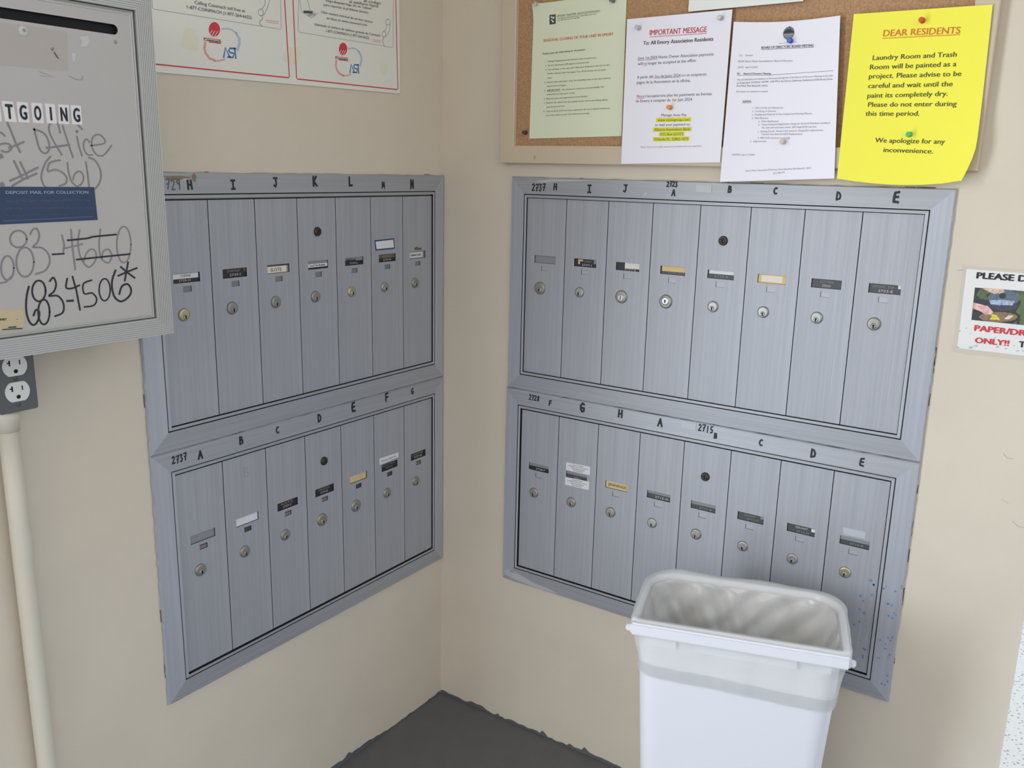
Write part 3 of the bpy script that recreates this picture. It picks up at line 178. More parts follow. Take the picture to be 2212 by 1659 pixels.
RU_M=[('2737',0.2698,1.3154,0.0143,'marker_dark'),('H',0.3113,1.3186,0.0125,'marker_dark'),('I',0.3937,1.3164,0.0142,'marker_dark'),('J',0.4762,1.3185,0.0131,'marker_dark'),('2723',0.5776,1.3304,0.0096,'marker_dark'),('A',0.5818,1.3138,0.0115,'marker_dark'),('B',0.6952,1.3238,0.0114,'marker_dark'),('C',0.7825,1.3233,0.0107,'marker_dark'),('D',0.8952,1.3192,0.013,'marker_dark'),('E',0.9909,1.3201,0.017,'marker_dark')]
RL_M=[('2728',0.2731,0.8515,0.0116,'marker_dark'),('F',0.3159,0.8456,0.0109,'marker_dark'),('G',0.3982,0.8489,0.0181,'marker_dark'),('H',0.4912,0.8523,0.0158,'marker_dark'),('A',0.5837,0.8486,0.0155,'marker_dark'),('2715',0.6833,0.8542,0.0132,'marker_dark'),('B',0.7048,0.843,0.0097,'marker_dark'),('C',0.7976,0.8462,0.0113,'marker_dark'),('D',0.898,0.8458,0.0147,'marker_dark'),('E',0.9861,0.8463,0.0138,'marker_dark')]
RU_STK=[(0.6277,1.3171),(0.66,1.3163),(0.6593,1.3307),(0.6271,1.3306)]
RL_STK=[(0.6306,0.8465),(0.6628,0.846),(0.6623,0.8602),(0.6296,0.8603)]
LU_STK=[(-0.2326,1.1769),(-0.1715,1.1774),(-0.1737,1.2004),(-0.2357,1.1988)]
LL_STK=[(-0.2294,0.6952),(-0.1649,0.6981),(-0.1656,0.7091),(-0.2298,0.7106)]
RL_ST1=[(0.3613,0.6984),(0.423,0.6985),(0.4224,0.7184),(0.3613,0.7165)]
RL_ST2=[(0.3602,0.663),(0.4215,0.6635),(0.422,0.6836),(0.3602,0.6816)]
RL_TAPE=[(0.9671,0.6996),(1.0069,0.7001),(1.0061,0.7138),(0.9663,0.7135)]
PINS=[('clear',0.2598,1.6801),('gray',0.4341,1.6738),('brown',0.2373,1.4283),('clear',0.4964,1.6193),('clearb',0.6604,1.6255),('orange',0.5718,1.4725),('blue',0.7919,1.579),('tan',0.795,1.4097),('red',1.0022,1.5979),('green',1.0035,1.4218)]
SCREW=[(0.2664,1.3777)]
GRN=[(0.2463,1.4158),(0.465,1.4206),(0.4619,1.6887),(0.2497,1.6809)]
IMP=[(0.4717,1.367),(0.678,1.3727),(0.68,1.6387),(0.4698,1.6367)]
BRD=[(0.6816,1.3373),(0.8891,1.3484),(0.8715,1.6149),(0.6851,1.6174)]
YEL=[(0.8935,1.3481),(1.1079,1.3495),(1.1006,1.6147),(0.8934,1.6156)]
TOP=[(0.5947,1.6413),(0.8059,1.6429)]
BOARD=[(0.1719,1.695),(0.1775,1.3666),(1.1129,1.3634),(1.1073,1.6212)]
# ---------------------------------------------------------------- mesh building
# every mesh is drawn in wall coordinates: u along the wall, z up, d out of the wall
class MB:
    def __init__(s, u0=0, z0=0, d0=0): s.v = []; s.f = []; s.mi = []; s.ms = []; s.o = (u0, z0, d0); s.smooth = []
    def P(s, u, z, d): s.v.append((u - s.o[0], -(d - s.o[2]), z - s.o[1])); return len(s.v) - 1
    def m(s, name):
        if name not in s.ms: s.ms.append(name)
        return s.ms.index(name)
    def face(s, idx, name, smooth=False): s.f.append(idx); s.mi.append(s.m(name)); s.smooth.append(smooth)
    def poly(s, pts, d, name):
        if callable(d): s.face([s.P(u, z, d(u, z)) for u, z in pts], name)
        else: s.face([s.P(u, z, d) for u, z in pts], name)
    def slab(s, pts, d0, d1, name, side=None):
        n = len(pts); a = [s.P(u, z, d0) for u, z in pts]; b = [s.P(u, z, d1) for u, z in pts]
        s.face(b, name); s.face(a[::-1], side or name)
        for i in range(n): j = (i + 1) % n; s.face([a[i], a[j], b[j], b[i]], side or name)
    def box(s, u0, u1, z0, z1, d0, d1, name, side=None): s.slab([(u0, z0), (u1, z0), (u1, z1), (u0, z1)], d0, d1, name, side)
    def ribbon(s, pts, w, d, name):
        df = d if callable(d) else (lambda u, z: d)
        q = []
        for p in pts:
            if not q or (p[0] - q[-1][0]) ** 2 + (p[1] - q[-1][1]) ** 2 > 1e-9: q.append(p)
        if len(q) < 2: q = [(pts[0][0] - w / 2, pts[0][1]), (pts[0][0] + w / 2, pts[0][1])]
        h = w / 2; L_ = []; n = len(q)
        for i in range(n):
            a = q[max(i - 1, 0)]; b = q[min(i + 1, n - 1)]
            tx, tz = b[0] - a[0], b[1] - a[1]; l = math.hypot(tx, tz) or 1; tx /= l; tz /= l
            x, z = q[i]; k = h
            if i == 0: x -= tx * h * .6; z -= tz * h * .6
            if i == n - 1: x += tx * h * .6; z += tz * h * .6
            L_.append((s.P(x + tz * k, z - tx * k, df(x, z)), s.P(x - tz * k, z + tx * k, df(x, z))))
        for i in range(n - 1): s.face([L_[i][0], L_[i + 1][0], L_[i + 1][1], L_[i][1]], name)
    def disc(s, u, z, r, d, name, n=20, rz=None):
        rz = rz or r
        s.face([s.P(u + r * math.cos(2 * math.pi * i / n), z + rz * math.sin(2 * math.pi * i / n), d) for i in range(n)], name)
    def lathe(s, u, z, prof, name, n=28, cap=True):
        rings = [[s.P(u + r * math.cos(2 * math.pi * i / n), z + r * math.sin(2 * math.pi * i / n), d) for i in range(n)] for r, d in prof]
        for a, b in zip(rings, rings[1:]):
            for i in range(n): j = (i + 1) % n; s.face([a[i], a[j], b[j], b[i]], name, True)
        if cap: s.face(rings[-1], name)
    def text(s, t, u0, z0, u1, z1, cap, d, name, bold=0):
        vv, ff, w, nv = glyphs(t, bold)
        if not vv: return
        L_ = math.hypot(u1 - u0, z1 - z0); ex = ((u1 - u0) / L_, (z1 - z0) / L_); ey = (-ex[1], ex[0]); kx = L_ / w; ky = cap / CAP
        df = d if callable(d) else (lambda u, z: d)
        idx = []
        for q, (x, y) in enumerate(vv):
            u = u0 + ex[0] * x * kx + ey[0] * y * ky; z = z0 + ex[1] * x * kx + ey[1] * y * ky
            idx.append(s.P(u, z, df(u, z) + q // nv * .00005))
        for f in ff: s.face([idx[i] for i in f], name)
    def mesh(s, name):
        me = bpy.data.meshes.new(name); me.from_pydata(s.v, [], s.f)
        for n in s.ms: me.materials.append(MATS[n])
        me.polygons.foreach_set('material_index', s.mi); me.polygons.foreach_set('use_smooth', s.smooth)
        me.update(); return me
CAP = 0.7
GC = {}
def glyphs(t, bold):
    k = (t, bold)
    if k not in GC:
        c = bpy.data.curves.new('lettering', 'FONT'); c.body = t; c.size = 1.0; c.resolution_u = 3 if bold else 2; c.offset = 0.0
        o = bpy.data.objects.new('lettering', c); COL.objects.link(o)
        dg = bpy.context.evaluated_depsgraph_get(); me = bpy.data.meshes.new_from_object(o.evaluated_get(dg))
        vs_ = [(v.co.x, v.co.y) for v in me.vertices]; x0 = min(v[0] for v in vs_); x1 = max(v[0] for v in vs_)
        pv = [(x - x0, y) for x, y in vs_]; pf = [tuple(p.vertices) for p in me.polygons]; nv = len(pv)
        if bold:        # heavier strokes: the same outline set down again a hair to each side
            o_ = .020 if bold == 1 else .050; sh = [(-o_, 0), (0, 0), (o_, 0)] + ([(0, o_ * .5), (0, -o_ * .5)] if bold == 2 else [])
            GC[k] = ([(x + dx, y + dy) for dx, dy in sh for x, y in pv], [tuple(i + q * nv for i in f) for q in range(len(sh)) for f in pf], x1 - x0, nv)
        else: GC[k] = (pv, pf, x1 - x0, nv)
        bpy.data.objects.remove(o); bpy.data.curves.remove(c); bpy.data.meshes.remove(me)
    return GC[k]
v_, f_, w_, n_ = glyphs('H', 0); CAP = max(y for x, y in v_)

def tag(o, label=None, cat=None, group=None, kind=None):
    if label: o['label'] = label
    if cat: o['category'] = cat
    if group: o['group'] = group
    if kind: o['kind'] = kind
    return o
def place(o, wall, u, z, d=0.0):
    if wall == 'L': o.location = (d, u, z); o.rotation_euler = (0, 0, math.pi / 2)
    else: o.location = (u, -d, z)
def empty(name, wall, u, z, d=0.0):
    o = bpy.data.objects.new(name, None); o.empty_display_size = 0.05; COL.objects.link(o); place(o, wall, u, z, d); return o
def link(name, me, parent=None, loc=None):
    o = bpy.data.objects.new(name, me); COL.objects.link(o)
    if parent: o.parent = parent
    if loc: o.location = loc
    return o
def single(name, mb, wall):     # a one-mesh thing hung on a wall
    o = link(name, mb.mesh(name)); place(o, wall, mb.o[0], mb.o[1], mb.o[2]); return o
def smooth(p, n=5):
    """rounds a hand-drawn stroke through its points"""
    if len(p) < 4: return p
    closed = abs(p[0][0] - p[-1][0]) + abs(p[0][1] - p[-1][1]) < 1e-6
    g = (lambda i: p[i % (len(p) - 1)]) if closed else (lambda i: p[max(0, min(len(p) - 1, i))])
    o = []
    for i in range(len(p) - 1):
        a, b, c, d = g(i - 1), g(i), g(i + 1), g(i + 2)
        for k in range(n):
            t = k / n; o.append(tuple(.5 * (2 * b[j] + (c[j] - a[j]) * t + (2 * a[j] - 5 * b[j] + 4 * c[j] - d[j]) * t * t + (3 * b[j] - a[j] - 3 * c[j] + d[j]) * t ** 3) for j in (0, 1)))
    return o + [p[-1]]

# ---------------------------------------------------------------- the room
def wbox(name, x0, x1, y0, y1, z0, z1, m_):
    me = bpy.data.meshes.new(name)
    v = [(x, y, z) for z in (z0, z1) for y in (y0, y1) for x in (x0, x1)]
    me.from_pydata(v, [], [(0, 2, 3, 1), (4, 5, 7, 6), (0, 1, 5, 4), (2, 6, 7, 3), (0, 4, 6, 2), (1, 3, 7, 5)]); me.materials.append(MATS[m_])
    o = link(name, me); return tag(o, kind='structure')
WALL_END = 1.273
def wall_with_doorway():
    me = bpy.data.meshes.new('wall_left'); v = []; f = []
    for y0, y1, z0, z1 in ((-1.33, 0.12, -.02, 2.6), (-2.37, -1.33, 2.08, 2.6), (-4.6, -2.37, -.02, 2.6)):
        k = len(v); v += [(x, y, z) for z in (z0, z1) for y in (y0, y1) for x in (-.12, 0.0)]
        f += [tuple(k + i for i in q) for q in ((0, 2, 3, 1), (4, 5, 7, 6), (0, 1, 5, 4), (2, 6, 7, 3), (0, 4, 6, 2), (1, 3, 7, 5))]
    me.from_pydata(v, [], f); me.materials.append(MATS['wall_paint']); tag(link('wall_left', me), kind='structure')
wall_with_doorway()
wbox('wall_right', 0.0, WALL_END, 0.0, 0.12, -0.02, 2.6, 'wall_paint')
wbox('ceiling', -0.12, 2.6, -4.6, 0.12, 2.6, 2.7, 'ceiling_paint')
# the painted floor ends in a ragged line of old paint against the walls
fl = bpy.data.meshes.new('floor')
fv = [(-0.12, -4.6, 0), (3.6, -4.6, 0), (3.6, 0.12, 0), (-0.12, 0.12, 0)]
fl.from_pydata(fv, [], [(0, 1, 2, 3)]); fl.materials.append(MATS['floor_paint'])
tag(link('floor', fl), kind='structure')
wbox('floor_outside', -3.0, 7.0, 0.12, 9.0, -0.05, 0.004, 'speckled_paving')
wbox('wall_back', 1.7, 3.6, -4.6, -4.5, -0.02, 2.6, 'wall_paint')
# floor paint slopped up the foot of both walls
mb = MB()
def slop(u0, u1, step=0.012, seed=3):
    rs = random.Random(seed); pts = []; u = u0
    h = 0.006
    while u < u1:
        h = max(0.002, min(0.012, h + rs.uniform(-0.0035, 0.0035))); pts.append((u, h + (0.008 if rs.random() > .95 else 0))); u += step * rs.uniform(.4, 1.3)
    return pts
for wall, u0, u1, sd in (('R', 0.0, WALL_END, 5), ('L', -2.2, 0.0, 8)):
    mb = MB(); p = slop(u0, u1, seed=sd)
    for a, b in zip(p, p[1:]):
        mb.face([mb.P(a[0], 0, .0006), mb.P(b[0], 0, .0006), mb.P(b[0], b[1], .0006), mb.P(a[0], a[1], .0006)], 'floor_paint')
    o = single('paint_slop_right' if wall == 'R' else 'paint_slop_left', mb, wall); tag(o, kind='structure')
# blue specks, scuffs and scratches on the right wall
mb = MB(1.1, 1.0, 0)
for pts, mt in WALL_S: mb.poly(pts, .0004, mt)
for pts, w in (([(1.0985, 1.2036), (1.104, 1.2046), (1.108, 1.2056)], .0012), ([(1.207, .905), (1.214, .898), (1.222, .899)], .0009), ([(1.236, .79), (1.246, .783), (1.262, .784)], .0012), ([(1.215, .825), (1.226, .82)], .0007)):
    mb.ribbon(pts, w, .0005, 'stain_tan')
tag(single('wall_marks_1', mb, 'R'), kind='structure')

# ---------------------------------------------------------------- mailboxes
def mitred(mb, u0, z0, u1, z1, prof, mh, mv, jit=0.0, n=1, rs=None, special=None):
    """four mitred rails; prof = [(inset, depth)...]; the outermost line may wander by jit"""
    rs = rs or random.Random(1)
    cs = lambda i: [(u0 + i, z0 + i), (u1 - i, z0 + i), (u1 - i, z1 - i), (u0 + i, z1 - i)]
    nor = [(0, -1), (1, 0), (0, 1), (-1, 0)]
    for sd in range(4):
        off = [0 if k in (0, n) else rs.uniform(-jit, jit) for k in range(n + 1)]
        lines_ = []
        for pi, (i, d) in enumerate(prof):
            c = cs(i); a = c[sd]; b = c[(sd + 1) % 4]; row = []
            for k in range(n + 1):
                t = k / n; o = off[k] if pi < 2 else 0
                row.append(mb.P(a[0] + (b[0] - a[0]) * t + nor[sd][0] * o, a[1] + (b[1] - a[1]) * t + nor[sd][1] * o, d))
            lines_.append(row)
        for pi in range(len(prof) - 1):
            m_ = (special or {}).get(pi) or (mh if sd in (0, 2) else mv)
            for k in range(n):
                mb.face([lines_[pi][k], lines_[pi][k + 1], lines_[pi + 1][k + 1], lines_[pi + 1][k]], m_)
PROF = [(0, 0), (0, .004), (.0018, .0068), (.0355, .0088), (.0358, .0035), (.0372, .0035), (.0375, .0088), (.0428, .0088), (.0432, .0004)]
PSPEC = {4: 'gap_black', 3: 'gap_black', 7: 'gap_black'}
def rail_d(inset): return .0068 + (.0088 - .0068) * (inset - .0018) / (.0355 - .0018)
# handwriting strokes, unit box 0..1 by 0..1
ST = {'A': [[(.1, 0), (.5, 1), (.9, 0)], [(.25, .38), (.78, .42)]], 'B': [[(.2, 0), (.25, 1)], [(.2, .97), (.7, .9), (.72, .65), (.25, .52), (.85, .42), (.8, .08), (.2, 0)]],
'C': [[(.85, .92), (.5, 1), (.2, .75), (.15, .35), (.4, .03), (.85, .08)]], 'D': [[(.2, 0), (.22, 1)], [(.15, 1), (.6, .92), (.9, .55), (.75, .15), (.2, 0)]],
'E': [[(.85, 1), (.3, .92), (.2, .5), (.22, .05), (.85, 0)], [(.22, .5), (.75, .52)]], 'F': [[(.2, 0), (.25, .97), (.9, 1)], [(.22, .5), (.8, .52)]],
'G': [[(.85, .9), (.5, 1), (.2, .7), (.15, .3), (.45, 0), (.8, .1), (.85, .45), (.5, .45)]], 'H': [[(.15, 0), (.2, 1)], [(.85, 0), (.8, 1)], [(.17, .45), (.83, .52)]],
'I': [[(.5, 0), (.5, 1)], [(.1, 1), (.9, 1)], [(.1, 0), (.9, 0)]], 'J': [[(.15, 1), (.95, 1)], [(.65, 1), (.68, .3), (.5, 0), (.15, .15)]],
'K': [[(.2, 0), (.25, 1)], [(.85, 1), (.28, .48), (.9, .02)]], 'L': [[(.25, 1), (.2, .02), (.85, .05)]], 'M': [[(.05, 0), (.2, 1), (.5, .3), (.8, 1), (.95, 0)]], 'N': [[(.15, 0), (.2, 1), (.8, .05), (.8, 1)]],
'2': [[(.1, .8), (.45, 1), (.8, .75), (.1, .02), (.9, .05)]], '7': [[(.1, .95), (.85, 1), (.4, 0)], [(.25, .5), (.75, .55)]], '3': [[(.1, .95), (.7, .95), (.4, .55), (.8, .35), (.5, 0), (.1, .1)]],
'1': [[(.5, 1), (.45, 0)]], '5': [[(.85, 1), (.25, .95), (.2, .55), (.75, .5), (.7, .1), (.15, .02)]], '8': [[(.5, .5), (.2, .75), (.5, 1), (.8, .75), (.2, .25), (.5, 0), (.8, .25), (.5, .5)]], '9': [[(.8, .9), (.4, 1), (.15, .7), (.5, .5), (.8, .85), (.7, 0)]]}
def marker(mb, s, cu, cz, h, d, mt, rs):
    wch = h * .82 if len(s) == 1 else h * .62; tot = wch * len(s); sw = max(.0024, h * .19) * (1.35 if len(s) == 1 else 1.05)
    if mt == 'marker_faint': sw *= .7
    for i, ch in enumerate(s):
        x0 = cu - tot / 2 + wch * i; kz = rs.uniform(-.06, .06) * h
        for stroke in ST[ch]:
            pp = [(x0 + wch * (.08 + .84 * x) + rs.uniform(-.02, .02) * h, cz - h / 2 + h * y + kz) for x, y in stroke]
            for a_, b_ in zip(pp, pp[1:]): mb.ribbon([a_, b_], sw, d, mt)
CARD_W, CARD_H = .0535, .0165
def door_mesh(w, z0, z1, lz, cz_, specks=()):
    """front sheet with the two real openings: name slot and little peep slot"""
    mb = MB(0, lz, 0); g = .0008
    us = [-w / 2 + g, -CARD_W / 2, -.0085, .0085, CARD_W / 2, w / 2 - g]
    zs = [z0 + g, cz_ - .005, cz_ + .005, lz - CARD_H / 2, lz + CARD_H / 2, z1 - g]
    D, B = .0048, .0012
    def hole(i, j): return (j == 3 and 1 <= i <= 3) or (j == 1 and i == 2)
    for i in range(5):
        for j in range(5):
            if hole(i, j): continue
            mb.face([mb.P(us[i], zs[j], D), mb.P(us[i + 1], zs[j], D), mb.P(us[i + 1], zs[j + 1], D), mb.P(us[i], zs[j + 1], D)], 'alu_door')
    def wallq(a, b, m_='gap_black'): mb.face([mb.P(a[0], a[1], D), mb.P(b[0], b[1], D), mb.P(b[0], b[1], B), mb.P(a[0], a[1], B)], m_)
    for (a0, a1, b0, b1, m_) in ((us[0], us[5], zs[0], zs[5], 'seam_gray'), (us[1], us[4], zs[3], zs[4], 'seam_gray'), (us[2], us[3], zs[1], zs[2], 'seam_gray')):
        c = [(a0, b0), (a1, b0), (a1, b1), (a0, b1)]
        for k in range(4): wallq(c[k], c[(k + 1) % 4], m_)
    mb.face([mb.P(us[0], zs[0], B), mb.P(us[5], zs[0], B), mb.P(us[5], zs[5], B), mb.P(us[0], zs[5], B)], 'seam_gray')
    for u, z, r, e_ in specks: mb.poly([(u + r * math.cos(a) * e_, z + r * math.sin(a)) for a in (0, 1, 2, 3, 4, 5)], D + .0002, 'speck_frame')
    return mb.mesh('door')
def lock_mesh(kind):
    mb = MB()
    r, m_ = {'n': (.0106, 'lock_nickel'), 'b': (.0108, 'lock_brass'), 'o': (.0112, 'lock_old'), 'big': (.0132, 'lock_old'), 'bigc': (.0130, 'lock_old'), 'biga': (.0134, 'lock_old'), 'm': (.0088, 'lock_dark')}[kind]
    D = .0048
    mb.lathe(0, 0, [(r * 1.06, D), (r * 1.04, D + .0012), (r * .97, D + .0030), (r * .80, D + .0040), (r * .62, D + .0038)], m_)
    cy = {'bigc': -.15 * r, 'biga': .1 * r, 'm': 0}.get(kind, -.30 * r); cr_ = {'bigc': .55, 'biga': .58, 'm': .55, 'big': .45}.get(kind, .40) * r
    mb.lathe(0, cy, [(cr_ * 1.10, D + .0036), (cr_ * 1.10, D + .0042), (cr_, D + .0043), (cr_ * .98, D + .0052), (cr_ * .8, D + .0055)], 'lock_core' if kind in ('bigc', 'biga') else m_)
    k = .0057
    if kind == 'bigc': mb.box(-.0009, .0009, cy - cr_ * .7, cy + cr_ * .7, D + k - .001, D + k, 'seam_gray')
    else:
        s_ = 1.0 if kind not in ('m',) else 1.25
        mb.disc(0, cy + .0010 * s_, .0019 * s_, D + k, 'keyway_black', 12); mb.poly([(-.0010 * s_, cy - .0036 * s_), (.0014 * s_, cy - .0036 * s_), (.0010 * s_, cy + .001), (-.0010 * s_, cy + .001)], D + k + .00005, 'keyway_black')
    return mb.mesh('lock')
LOCKS = {}
def lock(kind):
    if kind not in LOCKS: LOCKS[kind] = lock_mesh(kind)
    return LOCKS[kind]
def card_mesh(spec):
    """spec: base colour, rectangles (x0,y0,x1,y1,colour), texts (string,x0,y0,x1,cap,colour,bold) in 0..1 of the name slot"""
    base, rects, txts = spec
    mb = MB(); X = lambda x: (x - .5) * CARD_W; Y = lambda y: (y - .5) * CARD_H
    mb.box(X(0.004), X(.996), Y(0.01), Y(.99), .0014, .0022, base)
    for i, (x0, y0, x1, y1, c) in enumerate(rects): mb.box(X(x0), X(x1), Y(y0), Y(y1), .0022, .0026 + .0001 * i, c)
    for t, x0, y0, x1, cap, c, bd in txts: mb.text(t, X(x0), Y(y0), X(x1), Y(y0), cap * CARD_H, .0032, c, bd)
    return mb.mesh('name_card')
W, DM = 'emboss_white', 'emboss_dim'
def two(a, b, x=.22, base='card_black'): return (base, [], [(a, x, .58, 1 - x, .26, DM, 0), (b, x + .08, .16, .92 - x, .26, W, 0)])
CARDS = {
 'LU': [('card_black', [(.0, .42, .97, .95, 'card_white')], [('CORRINE', .30, .58, .68, .26, 'ink_pale', 0), ('2729-H', .22, .12, .66, .22, W, 0)]),
        ('card_black', [(.9, .55, .99, .95, 'card_brown')], [('STARTNEY', .2, .62, .75, .22, DM, 0), ('2729-I', .3, .18, .75, .26, W, 0)]),
        ('card_gray', [(0, .8, 1, 1, 'card_charcoal'), (.02, .06, .9, .78, 'card_cream')], [('SLOTE', .16, .22, .66, .38, 'ink_soft', 0)]),
        ('card_black', [(0, .62, 1, 1, 'card_gray'), (0, .22, 1, .62, 'card_white')], [('Lou & Chris Roundey', .12, .34, .88, .2, 'ink', 1)]),
        ('card_black', [(0, .55, 1, 1, 'card_gray'), (0, .42, .62, .62, 'card_black')], [('UNKELLA', .06, .56, .60, .26, 'ink', 1), ('2729-L', .28, .14, .72, .22, W, 0)]),
        ('card_black', [(0, .48, 1, 1, 'card_brown')], [('CARDENAS', .2, .62, .8, .2, DM, 0), ('2729-M', .28, .14, .75, .24, W, 0)]),
        ('card_gray', [(.02, .12, .86, .86, 'card_white')], [('SANCHEZ', .1, .34, .78, .3, 'ink_soft', 1)])],
 'LL': [('card_gray', [], []), ('card_white', [], []), two('KATZ', '2727-C'), two('MACKLIN', '2727-D'), ('card_tan', [], [('COHEN', .4, .4, .7, .2, 'card_yellow', 0)]),
        ('card_black', [], [('Maria M. Munoz', .08, .62, .9, .2, DM, 0), ('2727-F', .28, .2, .72, .22, DM, 0)]), two('PASTOR', '2727-G', .15)],
 'RU': [('card_gray', [], []), ('card_black', [(.16, .3, .24, .9, 'card_yellow'), (.24, .68, .38, .9, 'card_yellow'), (.86, .45, .99, .98, 'card_gray')], [('EDREY', .44, .6, .8, .22, DM, 0), ('2737-I', .34, .12, .78, .26, W, 0)]),
        ('card_black', [(.36, .5, 1, 1, 'card_white'), (.36, .28, 1, .5, 'card_cream')], [('2737-J', .36, .08, .82, .2, W, 0)]),
        ('card_charcoal', [(.05, .36, 1, 1, 'card_yellow')], [('ROMAN 2723-A', .32, .12, .96, .18, DM, 0)]),
        ('card_charcoal', [(.04, .55, .98, .98, 'card_white')], [('2723-B', .26, .16, .78, .24, DM, 0)]),
        ('card_yellow', [(.12, .16, .86, .9, 'card_cream')], []), two('SCOTTMAN', '2723-D', .28, 'card_charcoal'),
        ('card_charcoal', [(.9, .6, .99, .98, 'card_white')], [('LEMONT, ZOE', .12, .6, .78, .24, DM, 0), ('2723-E', .3, .14, .76, .26, W, 0)])],
 'RL': [('card_black', [(.0, .55, 1, 1, 'card_gray')], [('2728-F', .34, .14, .8, .24, W, 0)]), ('card_charcoal', [(.0, .62, 1, 1, 'card_gray')], [('2728-G', .36, .1, .7, .26, W, 0)]),
        ('card_tan', [], [('JENNINGS', .1, .32, .92, .36, 'card_brown', 0)]), ('card_charcoal', [(.0, .62, 1, 1, 'card_gray')], [('2715-A', .34, .14, .92, .3, W, 0)]),
        ('card_charcoal', [(.0, .55, 1, 1, 'card_gray')], [('2715-B', .34, .14, .84, .22, DM, 0)]), ('card_charcoal', [(.86, .6, 1, 1, 'card_gray')], [('MANNINO', .26, .6, .68, .2, DM, 0), ('2715-C', .34, .16, .8, .22, DM, 0)]),
        ('card_charcoal', [(.86, .5, .99, .9, 'card_white')], [('SERVANT', .3, .58, .74, .24, W, 0), ('2715-D', .34, .12, .8, .22, DM, 0)]), ('card_charcoal', [(.0, .55, 1, 1, 'card_gray')], [('2715-E', .34, .14, .8, .24, DM, 0)])]}
LK = {'LU': ['b', 'o', 'o', 'o', 'b', 'n', 'o'], 'LL': ['o', 'o', 'o', 'big', 'big', 'o', 'o'], 'RU': ['big', 'n', 'bigc', 'biga', 'n', 'n', 'n', 'o'], 'RL': ['o', 'o', 'o', 'n', 'o', 'n', 'n', 'b']}
BANKS = {  # wall, u0, u1, z0, z1, first door edge, pitch, n, door z0, door z1, name slot z, master door
 'LU': ('L', -.7990, -.0015, .8612, 1.3355, -.7550, .10174, 7, .9045, 1.2899, 1.1592, 3),
 'LL': ('L', -.7990, -.0015, .3850, .8612, -.7550, .10174, 7, .4294, .8156, .6845, 3),
 'RU': ('R', .1975, 1.0825, .8645, 1.3365, .2390, .1, 8, .9077, 1.2931, 1.1628, 4),
 'RL': ('R', .1945, 1.0830, .3885, .8645, .2390, .1, 8, .4326, .8188, .6878, 4)}
BLAB = {'LU': 'upper gray mailbox bank with seven doors on the left wall beside the outgoing mail box',
        'LL': 'lower gray aluminium mailbox bank with seven doors on the left wall, above bare wall',
        'RU': 'upper gray aluminium mailbox bank with eight doors under the cork bulletin board',
        'RL': 'lower gray aluminium mailbox bank with eight doors behind the white waste bin'}
MARKS = {'LU': LU_M, 'LL': LL_M, 'RU': RU_M, 'RL': RL_M}
def sticker(name, parent, quad, u_c, z_c, layers, txts=()):
    mb = MB(u_c, z_c, 0)
    mb.slab(quad, .0049, .0053, layers[0])
    if len(layers) > 1:
        c = (sum(p[0] for p in quad) / 4, sum(p[1] for p in quad) / 4); iw = layers[2]
        q2 = [(p[0] + math.copysign(iw, c[0] - p[0]), p[1] + math.copysign(iw, c[1] - p[1])) for p in quad]
        mb.slab(q2, .0053, .0054, layers[1])
    for t, x0, y0, x1, cap in txts:
        a, b, c_, d_ = quad; f = lambda x, y: tuple((a[k] * (1 - x) + b[k] * x) * (1 - y) + (d_[k] * (1 - x) + c_[k] * x) * y for k in (0, 1))
        p, q = f(x0, y0), f(x1, y0); mb.text(t, p[0], p[1], q[0], q[1], cap, .0056, 'ink_soft', 0)
    return link(name, mb.mesh(name), parent)
